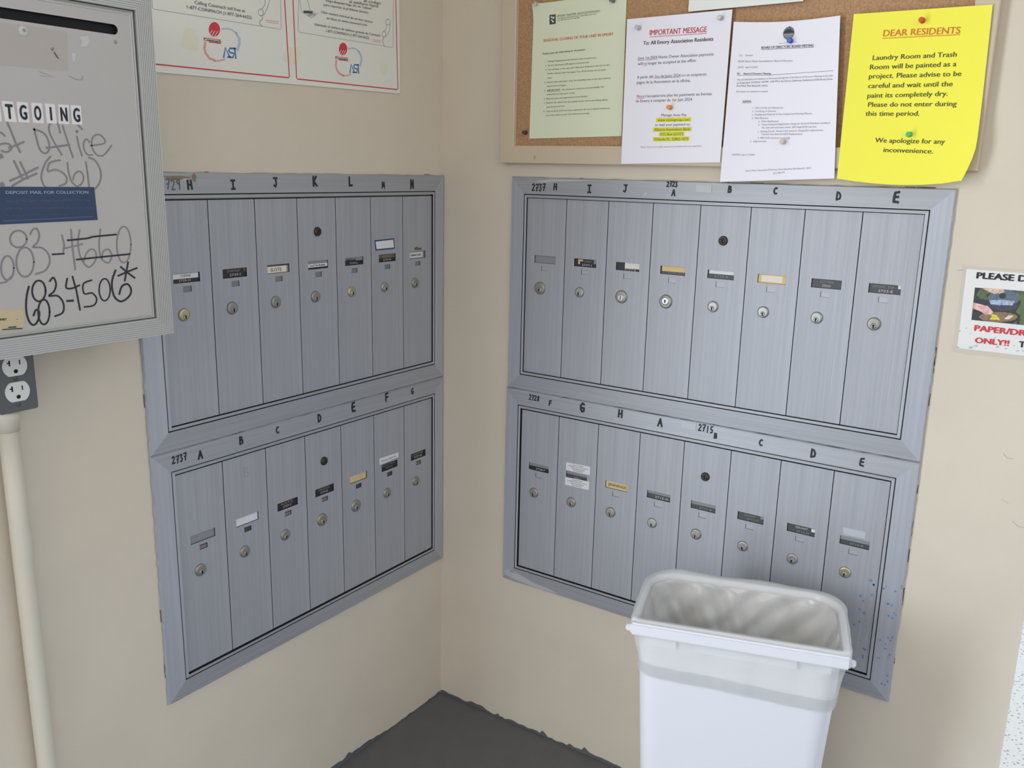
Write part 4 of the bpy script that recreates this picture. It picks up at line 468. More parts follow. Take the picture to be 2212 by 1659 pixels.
for key, (wall, u0, u1, z0, z1, fu, p, n, dz0, dz1, lz, master) in BANKS.items():
    rs = random.Random(sum(map(ord, key)))
    uc = (u0 + u1) / 2
    root = empty('mailbox_bank', wall, uc, z0); tag(root, BLAB[key], 'mailboxes', 'wall mailbox banks')
    # frame with its marker letters
    mb = MB(uc, z0, 0)
    pr = PROF if key[0] == 'L' else PROF
    fz0, fz1 = dz0 - .0434, dz1 + .0434
    mitred(mb, u0, z0, u1, z1, pr, 'alu_h', 'alu_v', jit=.0009, n=46, rs=rs, special=PSPEC)
    top_d = lambda u, z: rail_d(max(.0018, min(.0355, z1 - z))) + .0003
    rsm = random.Random(5)
    for s, cu, cz, h, mt in MARKS[key]: marker(mb, s, cu, cz, h, top_d, mt, rsm)
    side_d = lambda u, z: rail_d(max(.0018, min(.0355, min(u1 - u, z - z0, u - u0, z1 - z)))) + .0003
    def smear(pts, mt): mb.poly(pts, lambda u, z: side_d(u, z) , mt)
    if key == 'LU':
        smear([(-.738, 1.3285), (-.705, 1.3295), (-.684, 1.327), (-.70, 1.3235), (-.725, 1.322)], 'rust_brown'); smear([(-.73, 1.3235), (-.70, 1.3225), (-.688, 1.3245), (-.705, 1.326)], 'edge_pale'); smear([(-.684, 1.330), (-.678, 1.3345), (-.674, 1.329), (-.677, 1.319), (-.682, 1.321)], 'rust_brown')
    if key == 'RU':
        smear([(.26, 1.328), (.30, 1.3335), (.36, 1.3335), (.41, 1.3325), (.36, 1.3305), (.31, 1.3285), (.28, 1.3255)], 'smear_gray')
        smear([(.517, 1.309), (.521, 1.313), (.526, 1.315), (.524, 1.309), (.520, 1.306)], 'smear_gray')
    if key == 'RL':
        smear([(.20, .412), (.215, .416), (.24, .414), (.285, .402), (.33, .3985), (.355, .393), (.30, .391), (.24, .393), (.205, .399)], 'smear_gray')
        for k in range(30):
            u = u1 - abs(rs.gauss(0, .02)) - .003; z = rs.uniform(.41, .63); r = rs.uniform(.0014, .0030)
            if u < u1 - .034: continue
            mb.poly([(u + r * math.cos(a) * rs.uniform(.5, 1.2), z + r * math.sin(a) * rs.uniform(.5, 1.2)) for a in (0, 1, 2, 3, 4, 5)], side_d, 'speck_frame')
    # hairline cracks in the wall paint around the frame
    for k in range(26):
        t = rs.random(); ed = rs.choice(('l', 'r', 't', 'b'))
        if key[1] == 'U' and ed == 'b' or key[1] == 'L' and ed == 't' or key[0] == 'L' and ed == 'r': continue
        L_ = rs.uniform(.006, .03); wv = rs.uniform(.0007, .0015)
        if ed in 'lr':
            uu = (u0 - .0006) if ed == 'l' else (u1 + .0006); zz = z0 + (z1 - z0 - .04) * t
            mb.ribbon([(uu, zz), (uu + rs.uniform(-.0008, .0008), zz + L_ / 2), (uu, zz + L_)], wv, .0012, rs.choice(('edge_dark', 'edge_dark', 'edge_pale')))
        else:
            zz = (z1 + .0004) if ed == 't' else (z0 - .0006); uu = u0 + (u1 - u0 - .04) * t
            mb.ribbon([(uu, zz), (uu + L_ / 2, zz + rs.uniform(-.0008, .0008)), (uu + L_, zz)], wv, .0012, rs.choice(('edge_dark', 'edge_dark', 'edge_pale')))
    frame = link('frame', mb.mesh('frame'), root)
    if key in ('RU', 'RL'):
        qd = RU_STK if key == 'RU' else RL_STK
        mb = MB(uc, z0, 0); dd = lambda off: (lambda u, z: top_d(u, z) + off)
        a = [mb.P(u, z, top_d(u, z)) for u, z in qd]; b = [mb.P(u, z, top_d(u, z) + .0004) for u, z in qd]; mb.face(b, 'sticker_clear')
        for k in range(4): mb.face([a[k], a[(k + 1) % 4], b[(k + 1) % 4], b[k]], 'edge_dark' if k == 1 else 'sticker_clear')
        tag(link('sticker', mb.mesh('sticker'), frame), 'small blank pale sticker on the top rail')
    # dark recess behind the doors
    mb = MB(uc, z0, 0); mb.box(fu - .001, fu + n * p + .001, dz0 - .001, dz1 + .001, .0003, .0010, 'gap_black')
    link('housing', mb.mesh('housing'), root)
    dm = door_mesh(p, dz0, dz1, lz, lz - .0193)
    mbc = MB(); mbc.box(-.0084, .0084, -.0243, -.0143, .0014, .0032, 'catch_gray' if key == 'LU' else 'catch_pale'); cm = mbc.mesh('peep_slot')
    mbc = MB(); mbc.box(-.0084, .0084, -.0243, -.0143, .0014, .0020, 'catch_rust'); mbc.box(-.0084, .0084, -.0243, -.018, .0014, .0026, 'catch_gray'); cr2 = mbc.mesh('peep_slot')
    mbc = MB(); mbc.box(-.0084, .0084, -.0243, -.0143, .0014, .0022, 'card_charcoal'); cd = mbc.mesh('peep_slot')
    for i in range(n):
        du = fu + (i + .5) * p
        dr = link('door', dm if (key, i) != ('RL', 7) else door_mesh(p, dz0, dz1, lz, lz - .0193, [(.043 - abs(rs.gauss(0, .012)), rs.uniform(.45, .63), rs.uniform(.0014, .0030), rs.uniform(.6, 1.3)) for k in range(16)]), root, (du - uc, 0, lz - z0))
        link('lock', lock(LK[key][i]), dr, (-.0106, 0, -.0626)).rotation_euler = (0, rs.uniform(-.15, .15) if LK[key][i] != 'bigc' else 0, 0)
        nc = link('name_card', card_mesh(CARDS[key][i]), dr)
        link('peep_slot', cm if key != 'LL' else (cr2 if i in (0, 2, 3, 6) else cd), dr)
        if i == master: tag(link('master_lock', lock('m'), dr, (0, 0, .0650)), 'dark round master lock')
        if key == 'LU' and i == 5: tag(sticker('sticker', dr, LU_STK, du, lz, ('card_border_blue', 'card_white', .003)), 'blank white sticker with blue border')
        if key == 'LL' and i == 5: tag(sticker('sticker', dr, LL_STK, du, lz, ('card_white',), (('Munoz Segovia', .1, .3, .85, .0042),)), 'white typed name strip')
        if key == 'RL' and i == 1:
            rows = lambda s: tuple((t, x0, y, x1, .0026) for t, x0, x1, y in ((s, .3, .72, .76), ('2728 Emory Drive E, Unit G', .1, .9, .55), ('West Palm Beach', .24, .78, .32), ('Florida 33415', .3, .7, .1)))
            tag(sticker('sticker', dr, RL_ST1, du, lz, ('card_white',), rows('Jean P. Pothier')), 'white address sticker above the name card')
            tag(sticker('sticker', dr, RL_ST2, du, lz, ('card_white',), rows('Judith Pothier')), 'white address sticker below the name card')
        if key == 'RL' and i == 7:
            tag(sticker('sticker', dr, RL_TAPE, du, lz, ('sticker_clear',)), 'blank piece of pale tape')
        if key == 'LU' and i == 6:
            mb = MB(du, lz, 0); mb.poly([(du - .012, lz + .0115), (du + .012, lz + .0105), (du + .014, lz + .016), (du + .004, lz + .015), (du - .002, lz + .018), (du - .011, lz + .017)], .0050, 'card_brown')
            tag(link('glue_residue', mb.mesh('glue_residue'), dr), 'brown glue residue above the name card')
        if key == 'LL' and i == 1:
            mb = MB(du, lz, 0)
            for st in ST['B']: mb.ribbon([(du - .006 + .016 * x, .770 + .02 * y) for x, y in st], .0008, .0050, 'marker_gray')
            tag(link('pencil_letter', mb.mesh('pencil_letter'), dr), 'faint pencilled letter B')

# ---------------------------------------------------------------- bulletin board
BU0, BU1, BZ0, BZ1 = .1745, 1.1105, 1.3650, 1.9700
root = empty('bulletin_board', 'R', (BU0 + BU1) / 2, BZ0); tag(root, 'cork bulletin board with cream frame above the right mailboxes', 'bulletin board')
bo = ((BU0 + BU1) / 2, BZ0, 0)
mb = MB(*bo); mitred(mb, BU0, BZ0, BU1, BZ1, [(0, 0), (0, .019), (.0012, .0202), (.0335, .0202), (.0358, .0190), (.0368, .0120)], 'board_cream', 'board_cream'); link('frame', mb.mesh('frame'), root)
mb = MB(*bo); mb.box(BU0 + .03, BU1 - .03, BZ0 + .03, BZ1 - .03, .004, .0125, 'cork'); link('cork_panel', mb.mesh('cork_panel'), root)
mb = MB(*bo); mb.lathe(SCREW[0][0], SCREW[0][1], [(.0046, .0200), (.0044, .0208), (.0030, .0212)], 'board_cream', 16); mb.ribbon([(SCREW[0][0] - .001, SCREW[0][1] - .002), (SCREW[0][0] + .001, SCREW[0][1] + .002)], .001, .0214, 'keyway_black')
link('screw', mb.mesh('screw'), root)

# ---------------------------------------------------------------- notices
def paper(name, quad, d, m_, label, texts=(), lines_=(), nx=14, ny=16, extra=None, shape=None, cat='notice'):
    """quad BL BR TR TL; d(u,z) is how far the sheet stands off the wall"""
    cu = (quad[0][0] + quad[1][0]) / 2; cz = min(quad[0][1], quad[1][1])
    mb = MB(cu, cz, 0); df = d if callable(d) else (lambda u, z: d)
    shape = shape or (lambda s, t, u, z: (u, z))
    g = []; gb = []
    for j in range(ny + 1):
        t = j / ny; r1 = []; r2 = []
        for i in range(nx + 1):
            s = i / nx; q = [(quad[0][k] * (1 - s) + quad[1][k] * s) * (1 - t) + (quad[3][k] * (1 - s) + quad[2][k] * s) * t for k in (0, 1)]
            u, z = shape(s, t, q[0], q[1]); r1.append(mb.P(u, z, df(u, z))); r2.append(mb.P(u, z, df(u, z) - .0002))
        g.append(r1); gb.append(r2)
    for j in range(ny):
        for i in range(nx):
            mb.face([g[j][i], g[j][i + 1], g[j + 1][i + 1], g[j + 1][i]], m_, True); mb.face([gb[j][i], gb[j + 1][i], gb[j + 1][i + 1], gb[j][i + 1]], m_, True)
    up = lambda o: (lambda u, z: df(u, z) + o)
    for pts, w, mt in lines_: mb.ribbon(pts, w, up(.00025), mt)
    if extra: extra(mb, up)
    for t, a, b, c, e_, cap, mt, bd in texts: mb.text(t, a, b, c, e_, cap, up(.0004), mt, bd)
    o = single(name, mb, 'R'); tag(o, label, cat, 'notices on the bulletin board'); return o
def grn_x(mb, up):
    mb.poly(GRN_B, up(.0003), 'emblem_green'); b = GRN_B; cx = sum(p[0] for p in b) / 4; cz = sum(p[1] for p in b) / 4
    for dx, dz, r in ((-.0025, .0045, .002), (.002, .003, .0024), (-.002, -.001, .0016), (.001, -.004, .0022)): mb.poly([(cx + dx + r * math.cos(a), cz + dz + r * math.sin(a)) for a in (0, .9, 1.8, 2.7, 3.6, 4.5, 5.4)], up(.0005), 'paper_green')
def curl_tl(u, z): return .0140 + .010 * max(0, (z - 1.645) / .04) ** 2 * max(0, (.30 - u) / .05)
paper('notice', GRN, curl_tl, 'paper_green', 'pale green notice about seasonal closing, leftmost sheet on the board', GRN_T, GRN_L, extra=grn_x)
paper('notice', IMP, lambda u, z: .0224, 'paper_white', 'white notice headed IMPORTANT MESSAGE in red with yellow highlighted lines', IMP_T, IMP_L)
def brd_x(mb, up):
    (cx, cz), (ex, ez) = BRD_E; r = ex - cx
    P_ = lambda pts, mt, o: mb.poly([(cx + r * x, cz + r * y) for x, y in pts], up(o), mt)
    P_([(math.cos(a * .2618), 1.08 * math.sin(a * .2618)) for a in range(24)], 'emblem_gray', .0003)
    P_([(-.95, 0), (.95, 0), (.75, .35), (.2, .75), (0, .55), (-.2, .75), (-.75, .35)], 'emblem_dark', .0005)
    P_([(.22, .9), (.22, 1.05), (.06, 1.15), (-.05, 1.0), (.06, .85)], 'emblem_dark', .0005); P_([(-.8, -.18), (.8, -.18), (.8, -.3), (-.8, -.3)], 'print_gray', .0005); P_([(-.6, -.5), (.6, -.5), (.5, -.58), (-.5, -.58)], 'print_gray', .0005)
def brd_shape(s, t, u, z): return (u, z - (.0045 * math.sin(math.pi * s) * t ** 3) - .003 * math.sin(math.pi * s) * 0)
paper('notice', BRD, lambda u, z: .0243, 'paper_white', 'white notice of a board of directors meeting held by a blue pin', BRD_T, BRD_L, extra=brd_x, shape=brd_shape)
def yel_shape(s, t, u, z): return (u - .016 * max(0, (s - .80) / .2) * max(0, (.22 - t) / .22) ** 1.6, z - .0085 * math.sin(math.pi * min(1, s / .98)) * (1 - t) ** 4)
def yel_d(u, z): return .0238 + .022 * max(0, (u - 1.03) / .08) ** 2 * max(0, (1.50 - z) / .15) ** 1.5
paper('notice', YEL, yel_d, 'paper_yellow', 'bright yellow notice headed DEAR RESIDENTS at the right end of the board', YEL_T, YEL_L, shape=yel_shape)
paper('notice', [TOP[0], TOP[1], (TOP[1][0] + .002, TOP[1][1] + .28), (TOP[0][0] + .002, TOP[0][1] + .28)], .0216, 'paper_offwhite', 'blank lower edge of a white sheet at the very top of the board')
def pin(color, u, z, d, label):
    root = empty('push_pin', 'R', u, z, d); tag(root, label, 'push pin', 'push pins on the board')
    mb = MB(0, 0, 0); mb.lathe(0, 0, [(.0042, .0004), (.0044, .0012), (.0032, .0020), (.0024, .0050), (.0026, .0085), (.0040, .0098), (.0042, .0108), (.0034, .0113)], 'pin_' + color, 18); link('head', mb.mesh('head'), root)
    mb = MB(0, 0, 0); mb.lathe(0, 0, [(.0006, -.006), (.0006, .0004)], 'lock_core', 8); link('needle', mb.mesh('needle'), root)
PD = [.0150, .0150, .0125, .0230, .0230, .0232, .0253, .0253, .0245, .0243]
PL = ['clear push pin at the top left corner of the pale green notice', 'gray push pin at the top right of the pale green notice', 'brown push pin in bare cork, low left of the board', 'clear push pin at the top left of the red-headed white notice', 'clear push pin with brown mark at the top right of the red-headed white notice',
      'orange push pin in the middle of the red-headed white notice', 'blue push pin on the round emblem of the board meeting notice', 'pale tan push pin low on the board meeting notice', 'red push pin at the top of the yellow notice', 'translucent green push pin low on the yellow notice']
for (c, u, z), d, l in zip(PINS, PD, PL): pin(c, u, z, d, l)

# ---------------------------------------------------------------- laminated barbecue sign on the right wall
mb = MB(1.19, 1.075, 0)
mb.slab([(1.1085, 1.0665), (1.268, 1.0665), (1.268, 1.212), (1.1085, 1.212)], .0003, .0007, 'film_edge')
mb.slab([(1.1150, 1.0738), (1.2640, 1.0738), (1.2640, 1.2064), (1.1127, 1.2074)], .0007, .0016, 'sign_white')
for i, (pts, mt) in enumerate(SGN_P): mb.poly(pts, .0017 + .00006 * i, mt)
for pts, mt in SGN_S: mb.poly(pts, .0030, mt)
for t, a, b, c, e_, cap, mt, bd in SGN_T: mb.text(t, a, b, c, e_, cap, .0022, mt, bd)
tag(single('wall_sign', mb, 'R'), 'white laminated barbecue sign on the right wall near its end', 'sign')

# ---------------------------------------------------------------- laundry service poster on the left wall
PO = (-.46, 1.49, 0); mb = MB(*PO)
def rr(u0, z0, u1, z1, r, n=6):
    o = []
    for cx, cz, a0 in ((u1 - r, z0 + r, -90), (u1 - r, z1 - r, 0), (u0 + r, z1 - r, 90), (u0 + r, z0 + r, 180)):
        o += [(cx + r * math.cos(math.radians(a0 + 90 * i / n)), cz + r * math.sin(math.radians(a0 + 90 * i / n))) for i in range(n + 1)]
    return o
sl = lambda pts: [(u, z + .0125 * (u + .74) / .59) for u, z in pts]
mb.slab(sl(rr(-.775, 1.4905, -.148, 1.86, .007)), .0005, .0030, 'poster_white')
for pts in POS_S: mb.poly(pts, .0031, 'stain_yellow')
for pts, w, mt in POS_L: mb.ribbon(pts, w, .0033, mt)
for pts in POS_D: mb.poly(pts, .0034, 'print_red')
for pts, w, mt in POS_W: mb.ribbon(pts, w, .0036, mt)
for t, a, b, c, e_, cap, mt, bd in POS_T: mb.text(t, a, b, c, e_, cap, .0038, mt, bd)
tag(single('poster', mb, 'L'), 'white two-panel laundry service poster with red borders on the left wall', 'poster')

# ---------------------------------------------------------------- outgoing mail box
XD = .15
OU0, OU1, OZ0, OZ1 = -1.212, -.8375, 1.0985, 1.5800
oc = ((OU0 + OU1) / 2, OZ0, 0)
root = empty('mail_drop_box', 'L', oc[0], OZ0); tag(root, 'gray metal outgoing mail drop box with marker writing, projecting from the left wall', 'mail box')
mb = MB(*oc); mb.box(OU0 + .006, OU1 - .006, OZ0 + .006, OZ1 - .006, .0, .138, 'box_side'); link('body', mb.mesh('body'), root)
prof = [(0, .130), (0, .1465)]
nr = 9
for k in range(nr):
    a = k * .0262 / nr; w = .0262 / nr
    prof += [(a + w * .12, .1500), (a + w * .72, .1500), (a + w * .82, .1492), (a + w * .98, .1492)]
prof += [(.0264, .1478), (.0266, .1392)]
mb = MB(*oc); mitred(mb, OU0, OZ0, OU1, OZ1, prof, 'box_trim', 'box_trim'); link('frame', mb.mesh('frame'), root)
mb = MB(*oc)
mitred(mb, OU0 + .0285, OZ0 + .0275, OU1 - .0285, OZ1 - .0275, [(0, .1390), (0, .1464), (.0014, .1472), (.0026, .1464), (.0030, .1456), (.0036, .1456), (.0042, .1468), (.0056, .1468), (.0060, .1460)], 'box_trim', 'box_trim'); link('inner_bead', mb.mesh('inner_bead'), root)
PU0, PU1, PZ0, PZ1 = OU0 + .034, OU1 - .034, OZ0 + .033, OZ1 - .033
mb = MB(*oc); SU0, SU1, SZ, SH = -1.158, -.8905, 1.5249, .0066
# panel with a real slot cut through it
ring = []
for cx, a0 in ((SU1 - SH, -90), (SU0 + SH, 90)):
    ring += [(cx + SH * math.cos(math.radians(a0 + 180 * i / 10)), SZ + SH * math.sin(math.radians(a0 + 180 * i / 10))) for i in range(11)]
D = .1460
def P2(l): return [mb.P(u, z, D) for u, z in l]
mb.face(P2([(PU0, PZ0), (PU1, PZ0), (PU1, SZ - SH), (PU0, SZ - SH)]), 'box_panel'); mb.face(P2([(PU0, SZ + SH), (PU1, SZ + SH), (PU1, PZ1), (PU0, PZ1)]), 'box_panel')
mb.face(P2(ring[0:11] + [(PU1, SZ + SH), (PU1, SZ - SH)]), 'box_panel'); mb.face(P2(ring[11:22] + [(PU0, SZ - SH), (PU0, SZ + SH)]), 'box_panel')
for i in range(22):
    a, b = ring[i], ring[(i + 1) % 22]; mb.face([mb.P(a[0], a[1], D), mb.P(b[0], b[1], D), mb.P(b[0], b[1], .1390), mb.P(a[0], a[1], .1390)], 'gap_black')
mb.poly([(SU0 - .003, SZ - SH - .003), (SU1 + .003, SZ - SH - .003), (SU1 + .003, SZ + SH + .003), (SU0 - .003, SZ + SH + .003)], .1388, 'gap_black')
for i, (pts, mt) in enumerate(BOX_P): mb.poly([(max(u, PU0), z) for u, z in pts], D + .00006 * (i + 1), mt)
for i, (pts, w, mt) in enumerate(BOX_L): mb.ribbon(smooth(pts), w * (.85 if mt == 'marker_dark' else 1), D + .0003 + i * .000004, mt)
link('front_panel', mb.mesh('front_panel'), root)
mb = MB(*oc); mb.box(OU0 + .02, OU1 - .02, OZ0 + .02, OZ1 - .02, .136, .1389, 'gap_black'); link('inner_plate', mb.mesh('inner_plate'), root)
for i, ch in enumerate('OUTGOING'):
    cu = -.9607 - (7 - i) * .01745 - (.001 if i < 4 else 0); cz = 1.4097 - .0008 * (7 - i) * .3; w = .0142; h = .0246
    if ch == 'I': w = .0132
    mb = MB(cu, cz, 0); k = random.uniform(-.0012, .0012)
    mb.slab([(cu - w / 2 + k, cz - h / 2), (cu + w / 2 + k, cz - h / 2), (cu + w / 2 - k, cz + h / 2), (cu - w / 2 - k, cz + h / 2)], D, D + .0005, 'tile_white')
    tw = .0082 if ch != 'I' else .0027
    mb.text(ch, cu - tw / 2, cz - h * .34, cu + tw / 2, cz - h * .34, h * .68, D + .0008, 'ink', 2 if ch != 'I' else 0)
    link('letter_tile', mb.mesh('letter_tile'), root, (cu - oc[0], 0, cz - oc[1]))
mb = MB(*oc); pts = [(max(u, PU0), z) for u, z in BOX_ST[0][0]]; mb.slab(pts, D, D + .0005, 'sticker_blue')
for t, a, b, c, e_, cap, mt, bd in BOX_T: mb.text(t, a, b, c, e_, cap, D + .0008, mt, bd)
for pts, w, mt in BOX_S: mb.ribbon(pts, w, D + .0008, mt)
tag(link('sticker', mb.mesh('sticker'), root), 'dark blue deposit mail sticker')
mb = MB(*oc); pts = BOX_PLT[0][0]; mb.slab(pts, D, D + .0010, 'plate_brass')
for t, a, b, c, e_, cap, mt, bd in BOX_PT: mb.text(t, a, b, c, e_, cap, D + .0013, mt, bd)
for pts, w, mt in BOX_PL: mb.ribbon(pts, w, D + .0013, mt)
mb.disc(-1.0675, 1.1482, .0016, D + .0013, 'lock_core', 12); mb.disc(-1.0672, 1.1482, .0007, D + .0014, 'gap_black', 8)
tag(link('maker_plate', mb.mesh('maker_plate'), root), 'small brass maker plate')
for (u, z, r, c) in ((-.8952, 1.5090, .0024, 'box_side'), (-1.0205, 1.5068, .0062, 'smear_white')):
    mb = MB(*oc); mb.lathe(u, z, [(r, D), (r * .9, D + .0008), (r * .5, D + .0012)], c, 16)
    if r > .004: mb.disc(u + .0003, z + .001, .0022, D + .0014, 'box_side', 10)
    link('rivet', mb.mesh('rivet'), root)

# ---------------------------------------------------------------- outlet and conduit on the left wall
EU, EZ = -1.0280, 1.0465
root = empty('electrical_outlet', 'L', EU, EZ - .048); tag(root, 'gray duplex electrical outlet on the left wall under the outgoing mail box', 'outlet')
eo = (EU, EZ - .048, 0)
mb = MB(*eo); mb.slab(rr(EU - .0265, EZ - .0470, EU + .0265, EZ + .0470, .004), .0, .0440, 'outlet_plate_gray'); link('outlet_box', mb.mesh('outlet_box'), root)
mb = MB(*eo); mb.slab(rr(EU - .0280, EZ - .0485, EU + .0280, EZ + .0485, .004), .0442, .0470, 'outlet_plate_gray'); link('cover_plate', mb.mesh('cover_plate'), root)
for s in (1, -1):
    cz = EZ + s * .0187; mb = MB(*eo); R_ = .0172; o_ = []
    for k in range(40):
        a = 2 * math.pi * k / 40; o_.append((EU + R_ * math.cos(a), cz + max(-.0142, min(.0142, R_ * math.sin(a)))))
    mb.slab(o_, .0470, .0492, 'outlet_white')
    mb.box(EU - .0085, EU - .0065, cz + .001, cz + .0090, .0490, .0494, 'keyway_black'); mb.box(EU - .0110, EU - .0065, cz + .0045, cz + .0062, .0490, .0494, 'keyway_black')
    mb.box(EU + .0060, EU + .0076, cz + .0015, cz + .0080, .0490, .0494, 'keyway_black'); mb.disc(EU + .0003, cz - .0075, .0030, .0494, 'keyway_black', 14)
    link('receptacle', mb.mesh('receptacle'), root)
for zz in (EZ, EZ - .0385):
    mb = MB(*eo); mb.lathe(EU, zz, [(.0034, .0470), (.0032, .0478), (.002, .0482)], 'outlet_plate_gray', 14); mb.ribbon([(EU - .002, zz - .001), (EU + .002, zz + .001)], .0007, .0484, 'keyway_black'); link('screw', mb.mesh('screw'), root)
CU = -1.0335; CD = .021
root = empty('conduit_pipe', 'L', CU, 0.0); tag(root, 'cream painted conduit pipe running down from the gray outlet', 'pipe')
def vtube(mb, path, m_, n=20):
    rings = [[mb.P(u + r * math.cos(2 * math.pi * i / n), z, d + r * math.sin(2 * math.pi * i / n)) for i in range(n)] for u, z, d, r in path]
    for a, b in zip(rings, rings[1:]):
        for i in range(n): j = (i + 1) % n; mb.face([a[i], a[j], b[j], b[i]], m_, True)
    mb.face(rings[-1], m_); mb.face(rings[0][::-1], m_)
mb = MB(CU, 0, 0); vtube(mb, [(CU + .001, .0, CD, .0142), (CU + .0005, .40, CD, .0142), (CU, .70, CD, .0142), (CU, .765, CD, .0142), (CU + .001, .775, CD, .0152), (CU + .0008, .80, CD, .0150), (CU, .815, CD, .0140), (CU, .97, CD, .0138)], 'pipe_paint'); link('pipe', mb.mesh('pipe'), root)
mb = MB(CU, 0, 0); vtube(mb, [(CU, .966, CD, .0156), (CU, .982, CD, .0156), (CU, .985, CD, .0178), (CU, .9948, CD, .0178), (CU, .9975, CD, .0150)], 'pipe_paint'); link('connector', mb.mesh('connector'), root)

# ---------------------------------------------------------------- waste bin and its bag
BC = Vector((.860, -.2310)); BT = Vector((.954, .300)); BA = math.atan2(BT.y, BT.x); RIM = .610
def loop(w, d, rf, rb, n=10):
    """rounded rectangle, front at -y; radii front and back"""
    o = []; hw_, hd = w / 2, d / 2
    for cx, cy, r, a0 in ((hw_ - rf, -hd + rf, rf, -90), (hw_ - rb, hd - rb, rb, 0), (-hw_ + rb, hd - rb, rb, 90), (-hw_ + rf, -hd + rf, rf, 180)):
        o += [(cx + r * math.cos(math.radians(a0 + 90 * i / n)), cy + r * math.sin(math.radians(a0 + 90 * i / n))) for i in range(n + 1)]
    return o
def resample(pts, n):
    P_ = pts + [pts[0]]; L_ = [0]
    for a, b in zip(P_, P_[1:]): L_.append(L_[-1] + math.hypot(b[0] - a[0], b[1] - a[1]))
    o = []; k = 0
    for i in range(n):
        t = L_[-1] * i / n
        while L_[k + 1] < t: k += 1
        f = (t - L_[k]) / max(1e-9, L_[k + 1] - L_[k]); o.append((P_[k][0] + (P_[k + 1][0] - P_[k][0]) * f, P_[k][1] + (P_[k + 1][1] - P_[k][1]) * f))
    return o
def loft(name, rings, m_, parent=None, cap0=False, cap1=False, smooth=True):
    me = bpy.data.meshes.new(name); n = len(rings[0]); v = [p for r in rings for p in r]; f = []
    for a in range(len(rings) - 1):
        for i in range(n): j = (i + 1) % n; f.append((a * n + i, a * n + j, (a + 1) * n + j, (a + 1) * n + i))
    if cap0: f.append(tuple(range(n))[::-1])
    if cap1: f.append(tuple((len(rings) - 1) * n + i for i in range(n)))
    me.from_pydata(v, [], f); me.materials.append(MATS[m_]); me.polygons.foreach_set('use_smooth', [smooth] * len(f)); me.update()
    return link(name, me, parent)
root = bpy.data.objects.new('waste_bin', None); COL.objects.link(root); root.location = (BC.x, BC.y, 0); root.rotation_euler = (0, 0, BA); root.empty_display_size = .05
tag(root, 'tall white plastic waste bin standing in front of the right mailboxes', 'bin')
N = 96
def body_dims(z): t = z / RIM; return (.272 + .066 * t, .150 + .055 * t, .026 + .006 * t, .036 + .014 * t)
def ring(z, off=0.0, zz=None):
    w, d, a, b = body_dims(z); return [(x, y, z if zz is None else zz) for x, y in resample(loop(w + 2 * off, d + 2 * off, a + off, b + off), N)]
loft('body', [ring(0, -.008), ring(0.004, -.002), ring(.012)] + [ring(z) for z in (.1, .2, .3, .4, .5, .56, .588)] + [ring(.590, -.001), ring(.590, -.0035)] + [ring(z, -.0035) for z in (.5, .4, .3, .2, .1, .012)], 'bin_plastic', root, True, True)
# rim collar: straight bar in front with end tabs, band round the sides and back
def crg(z, off): return [(x, y, z) for x, y in resample(loop(.350 + 2 * off, .212 + 2 * off, .012 + off, .062 + off), N)]
Q = RIM
loft('rim', [crg(Q - .022, -.004), crg(Q - .022, .0015), crg(Q - .020, .003), crg(Q - .004, .0012), crg(Q, -.001), crg(Q, -.006), crg(Q - .004, -.0085), crg(Q - .022, -.0085), crg(Q - .022, -.004)], 'bin_plastic', root)
def boxes(name, rows):
    bm = bmesh.new()
    for x0, x1, y0, y1, z0, z1, bev in rows:
        r = bmesh.ops.create_cube(bm, size=1)
        for v in r['verts']: v.co = Vector(((x0 + x1) / 2 + v.co.x * (x1 - x0), (y0 + y1) / 2 + v.co.y * (y1 - y0), (z0 + z1) / 2 + v.co.z * (z1 - z0)))
        es = {e for v in r['verts'] for e in v.link_edges}
        bmesh.ops.bevel(bm, geom=list(es), offset=bev, segments=2, affect='EDGES')
    me = bpy.data.meshes.new(name); bm.to_mesh(me); bm.free(); me.materials.append(MATS['bin_plastic']); return link(name, me, root)
FY = -.1110
boxes('rim_bar', [(-.1765, .1765, FY - .008, FY + .006, Q - .0225, Q - .0005, .0030), (-.1850, -.170, FY - .002, FY + .006, Q - .0195, Q - .008, .002), (.170, .1850, FY - .002, FY + .006, Q - .0195, Q - .008, .002)])
boxes('rim_skirt', [(-.152, -.098, FY + .0045, FY + .020, Q - .0440, Q - .0225, .0015), (-.070, .098, FY + .0045, FY + .020, Q - .0440, Q - .0225, .0015), (.130, .152, FY + .0045, FY + .020, Q - .0440, Q - .0225, .0015)])
# the bag: hem outside, over the rim, sagging inside
rb = random.Random(4)
ph = [(rb.uniform(0, 6.28), rb.choice((5, 7, 9, 11, 13, 17, 23, 29))) for _ in range(10)]
NB = 240
def wr(th, k, amp): return amp * sum(math.sin(f * th + p_ + k * (i - 4) * .7) for i, (p_, f) in enumerate(ph)) / 4
def bring(w, d, rf, rb_, zf, amp=0.0, k=0.0):
    o = []
    for i, (x, y) in enumerate(resample(loop(w, d, rf, rb_), NB)):
        th = 2 * math.pi * i / NB; l = math.hypot(x, y); q = wr(th, k, amp)
        o.append((x + x / l * q, y + y / l * q, zf(x, y, th)))
    return o
back = lambda y: max(0.0, (y + .02) / .13)
def dims(z, off): w, d, a, b = body_dims(z); return (w + 2 * off, d + 2 * off, a + off, b + off)
hemz = lambda x, y, th: Q - .110 - .035 * x + .0008 * math.sin(5 * th)
up = lambda dz: (lambda x, y, th: hemz(x, y, th) + dz)
front = lambda y: max(0.0, -(y + .03) / .08)
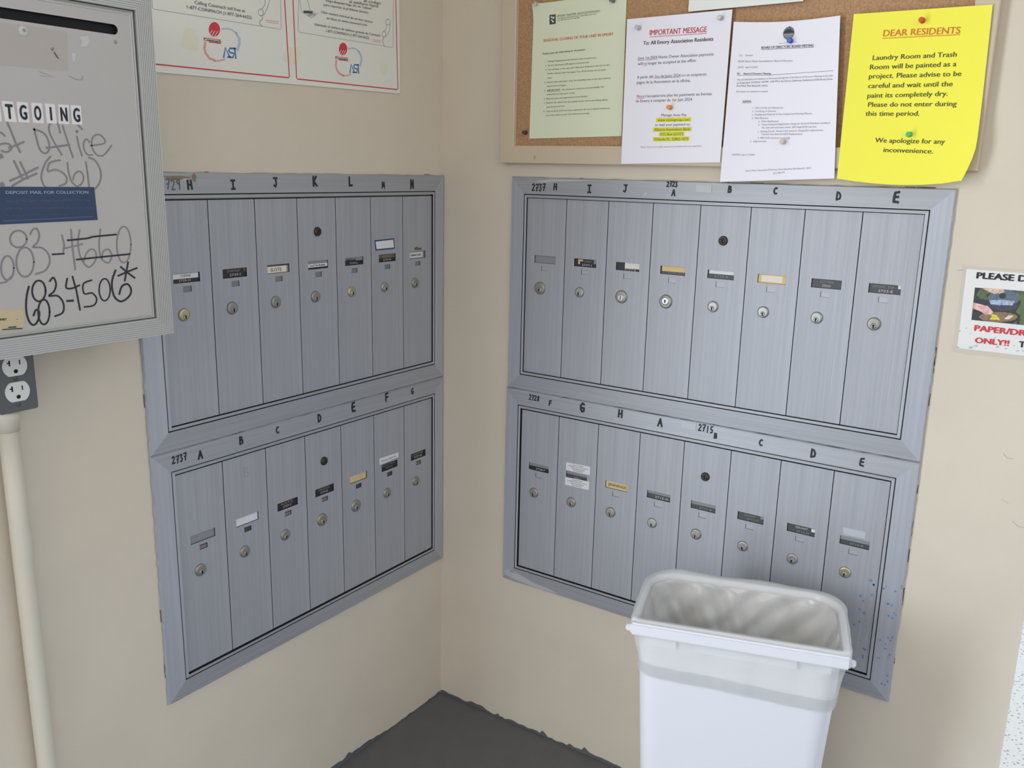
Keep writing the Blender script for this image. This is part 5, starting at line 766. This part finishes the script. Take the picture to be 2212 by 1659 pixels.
rings = [bring(*dims(Q - .10, .0030), up(0), .0010, .1), bring(*dims(Q - .09, .0036), up(.014), .0010, .2), bring(*dims(Q - .075, .0052), up(.034), .0014, .35), bring(*dims(Q - .06, .0080), lambda x, y, th: Q - .056, .0012, .4),
 bring(*dims(Q - .04, .0105), lambda x, y, th: Q - .040, .0008, .4), bring(.3560, .2180, .020, .062, lambda x, y, th: Q - .024, .0003, .5),
 bring(.3600, .2230, .020, .066, lambda x, y, th: Q - .014 + .001 * back(y), .0006, .6),
 bring(.3590, .2210, .020, .066, lambda x, y, th: Q - .0005 + .002 * back(y) + .0016 * back(y) * math.sin(7 * th), .0008, .7),
 bring(.3540, .2160, .018, .064, lambda x, y, th: Q + .0025 + .003 * back(y) + .0016 * back(y) * math.sin(7 * th), .0004, .8),
 bring(.3310, .1940, .012, .056, lambda x, y, th: Q + .001 + .001 * back(y), .0003, .9),
 bring(.3240, .1870, .012, .052, lambda x, y, th: Q - .010, .0008, 1.0)]
NI = 30
def fold(th, t):
    """slanting creases of the film, deeper further down"""
    q = 0
    for f, p_, k, a in ((7, .4, 7, .40), (13, 2.1, 12, .34), (19, 4.0, 17, .28), (31, 1.3, 26, .18), (47, 5.1, 34, .10)):
        q += a * (1 - 2 * abs(math.sin((f * th + p_ + k * t) / 2)) ** .8)
    return q
for i in range(NI):
    t = (i + 1) / NI; z = .592 - .335 * t; w, d, a, b_ = body_dims(z); r = []
    for k_, (x, y) in enumerate(resample(loop(w - .012 - .05 * t * t, d - .012 - .035 * t * t, a, b_), NB)):
        th = 2 * math.pi * k_ / NB; l = math.hypot(x, y); q = min(.0030, fold(th, t) * .014 * min(1, .10 + 2.6 * t) - .007 * min(1, .2 + 3 * t))
        r.append((x + x / l * q, y + y / l * q, z + .010 * math.sin(2 * th + 4 * z)))
    rings.append(r)
rings.append(bring(.16, .07, .02, .03, lambda x, y, th: .235, .006, 4)); rings.append(bring(.05, .02, .008, .009, lambda x, y, th: .225, .001, 4.4))
bag = loft('bin_bag', [[(x, y, z - .225) for x, y, z in r] for r in rings], 'bag_film', None, False, True)
bag.data.materials.append(MATS['bag_film_folds'])
nf = len(rings[0])
for k_, f_ in enumerate(bag.data.polygons): f_.material_index = 1 if k_ >= 10 * nf else 0
bag.location = (BC.x, BC.y, .225); bag.rotation_euler = (0, 0, BA)
tag(bag, 'translucent white plastic bag lining the waste bin, folded over its rim', 'bin bag')
hr = [bring(*dims(Q - .10, .0036), up(-.0005), .0010, .1), bring(*dims(Q - .09, .0043), up(.012), .0010, .18), bring(*dims(Q - .085, .0052), up(.024), .0012, .28)]
tag(loft('hem', [[(x, y, z - .225) for x, y, z in r] for r in hr], 'hem_film', bag), 'grayish doubled hem')
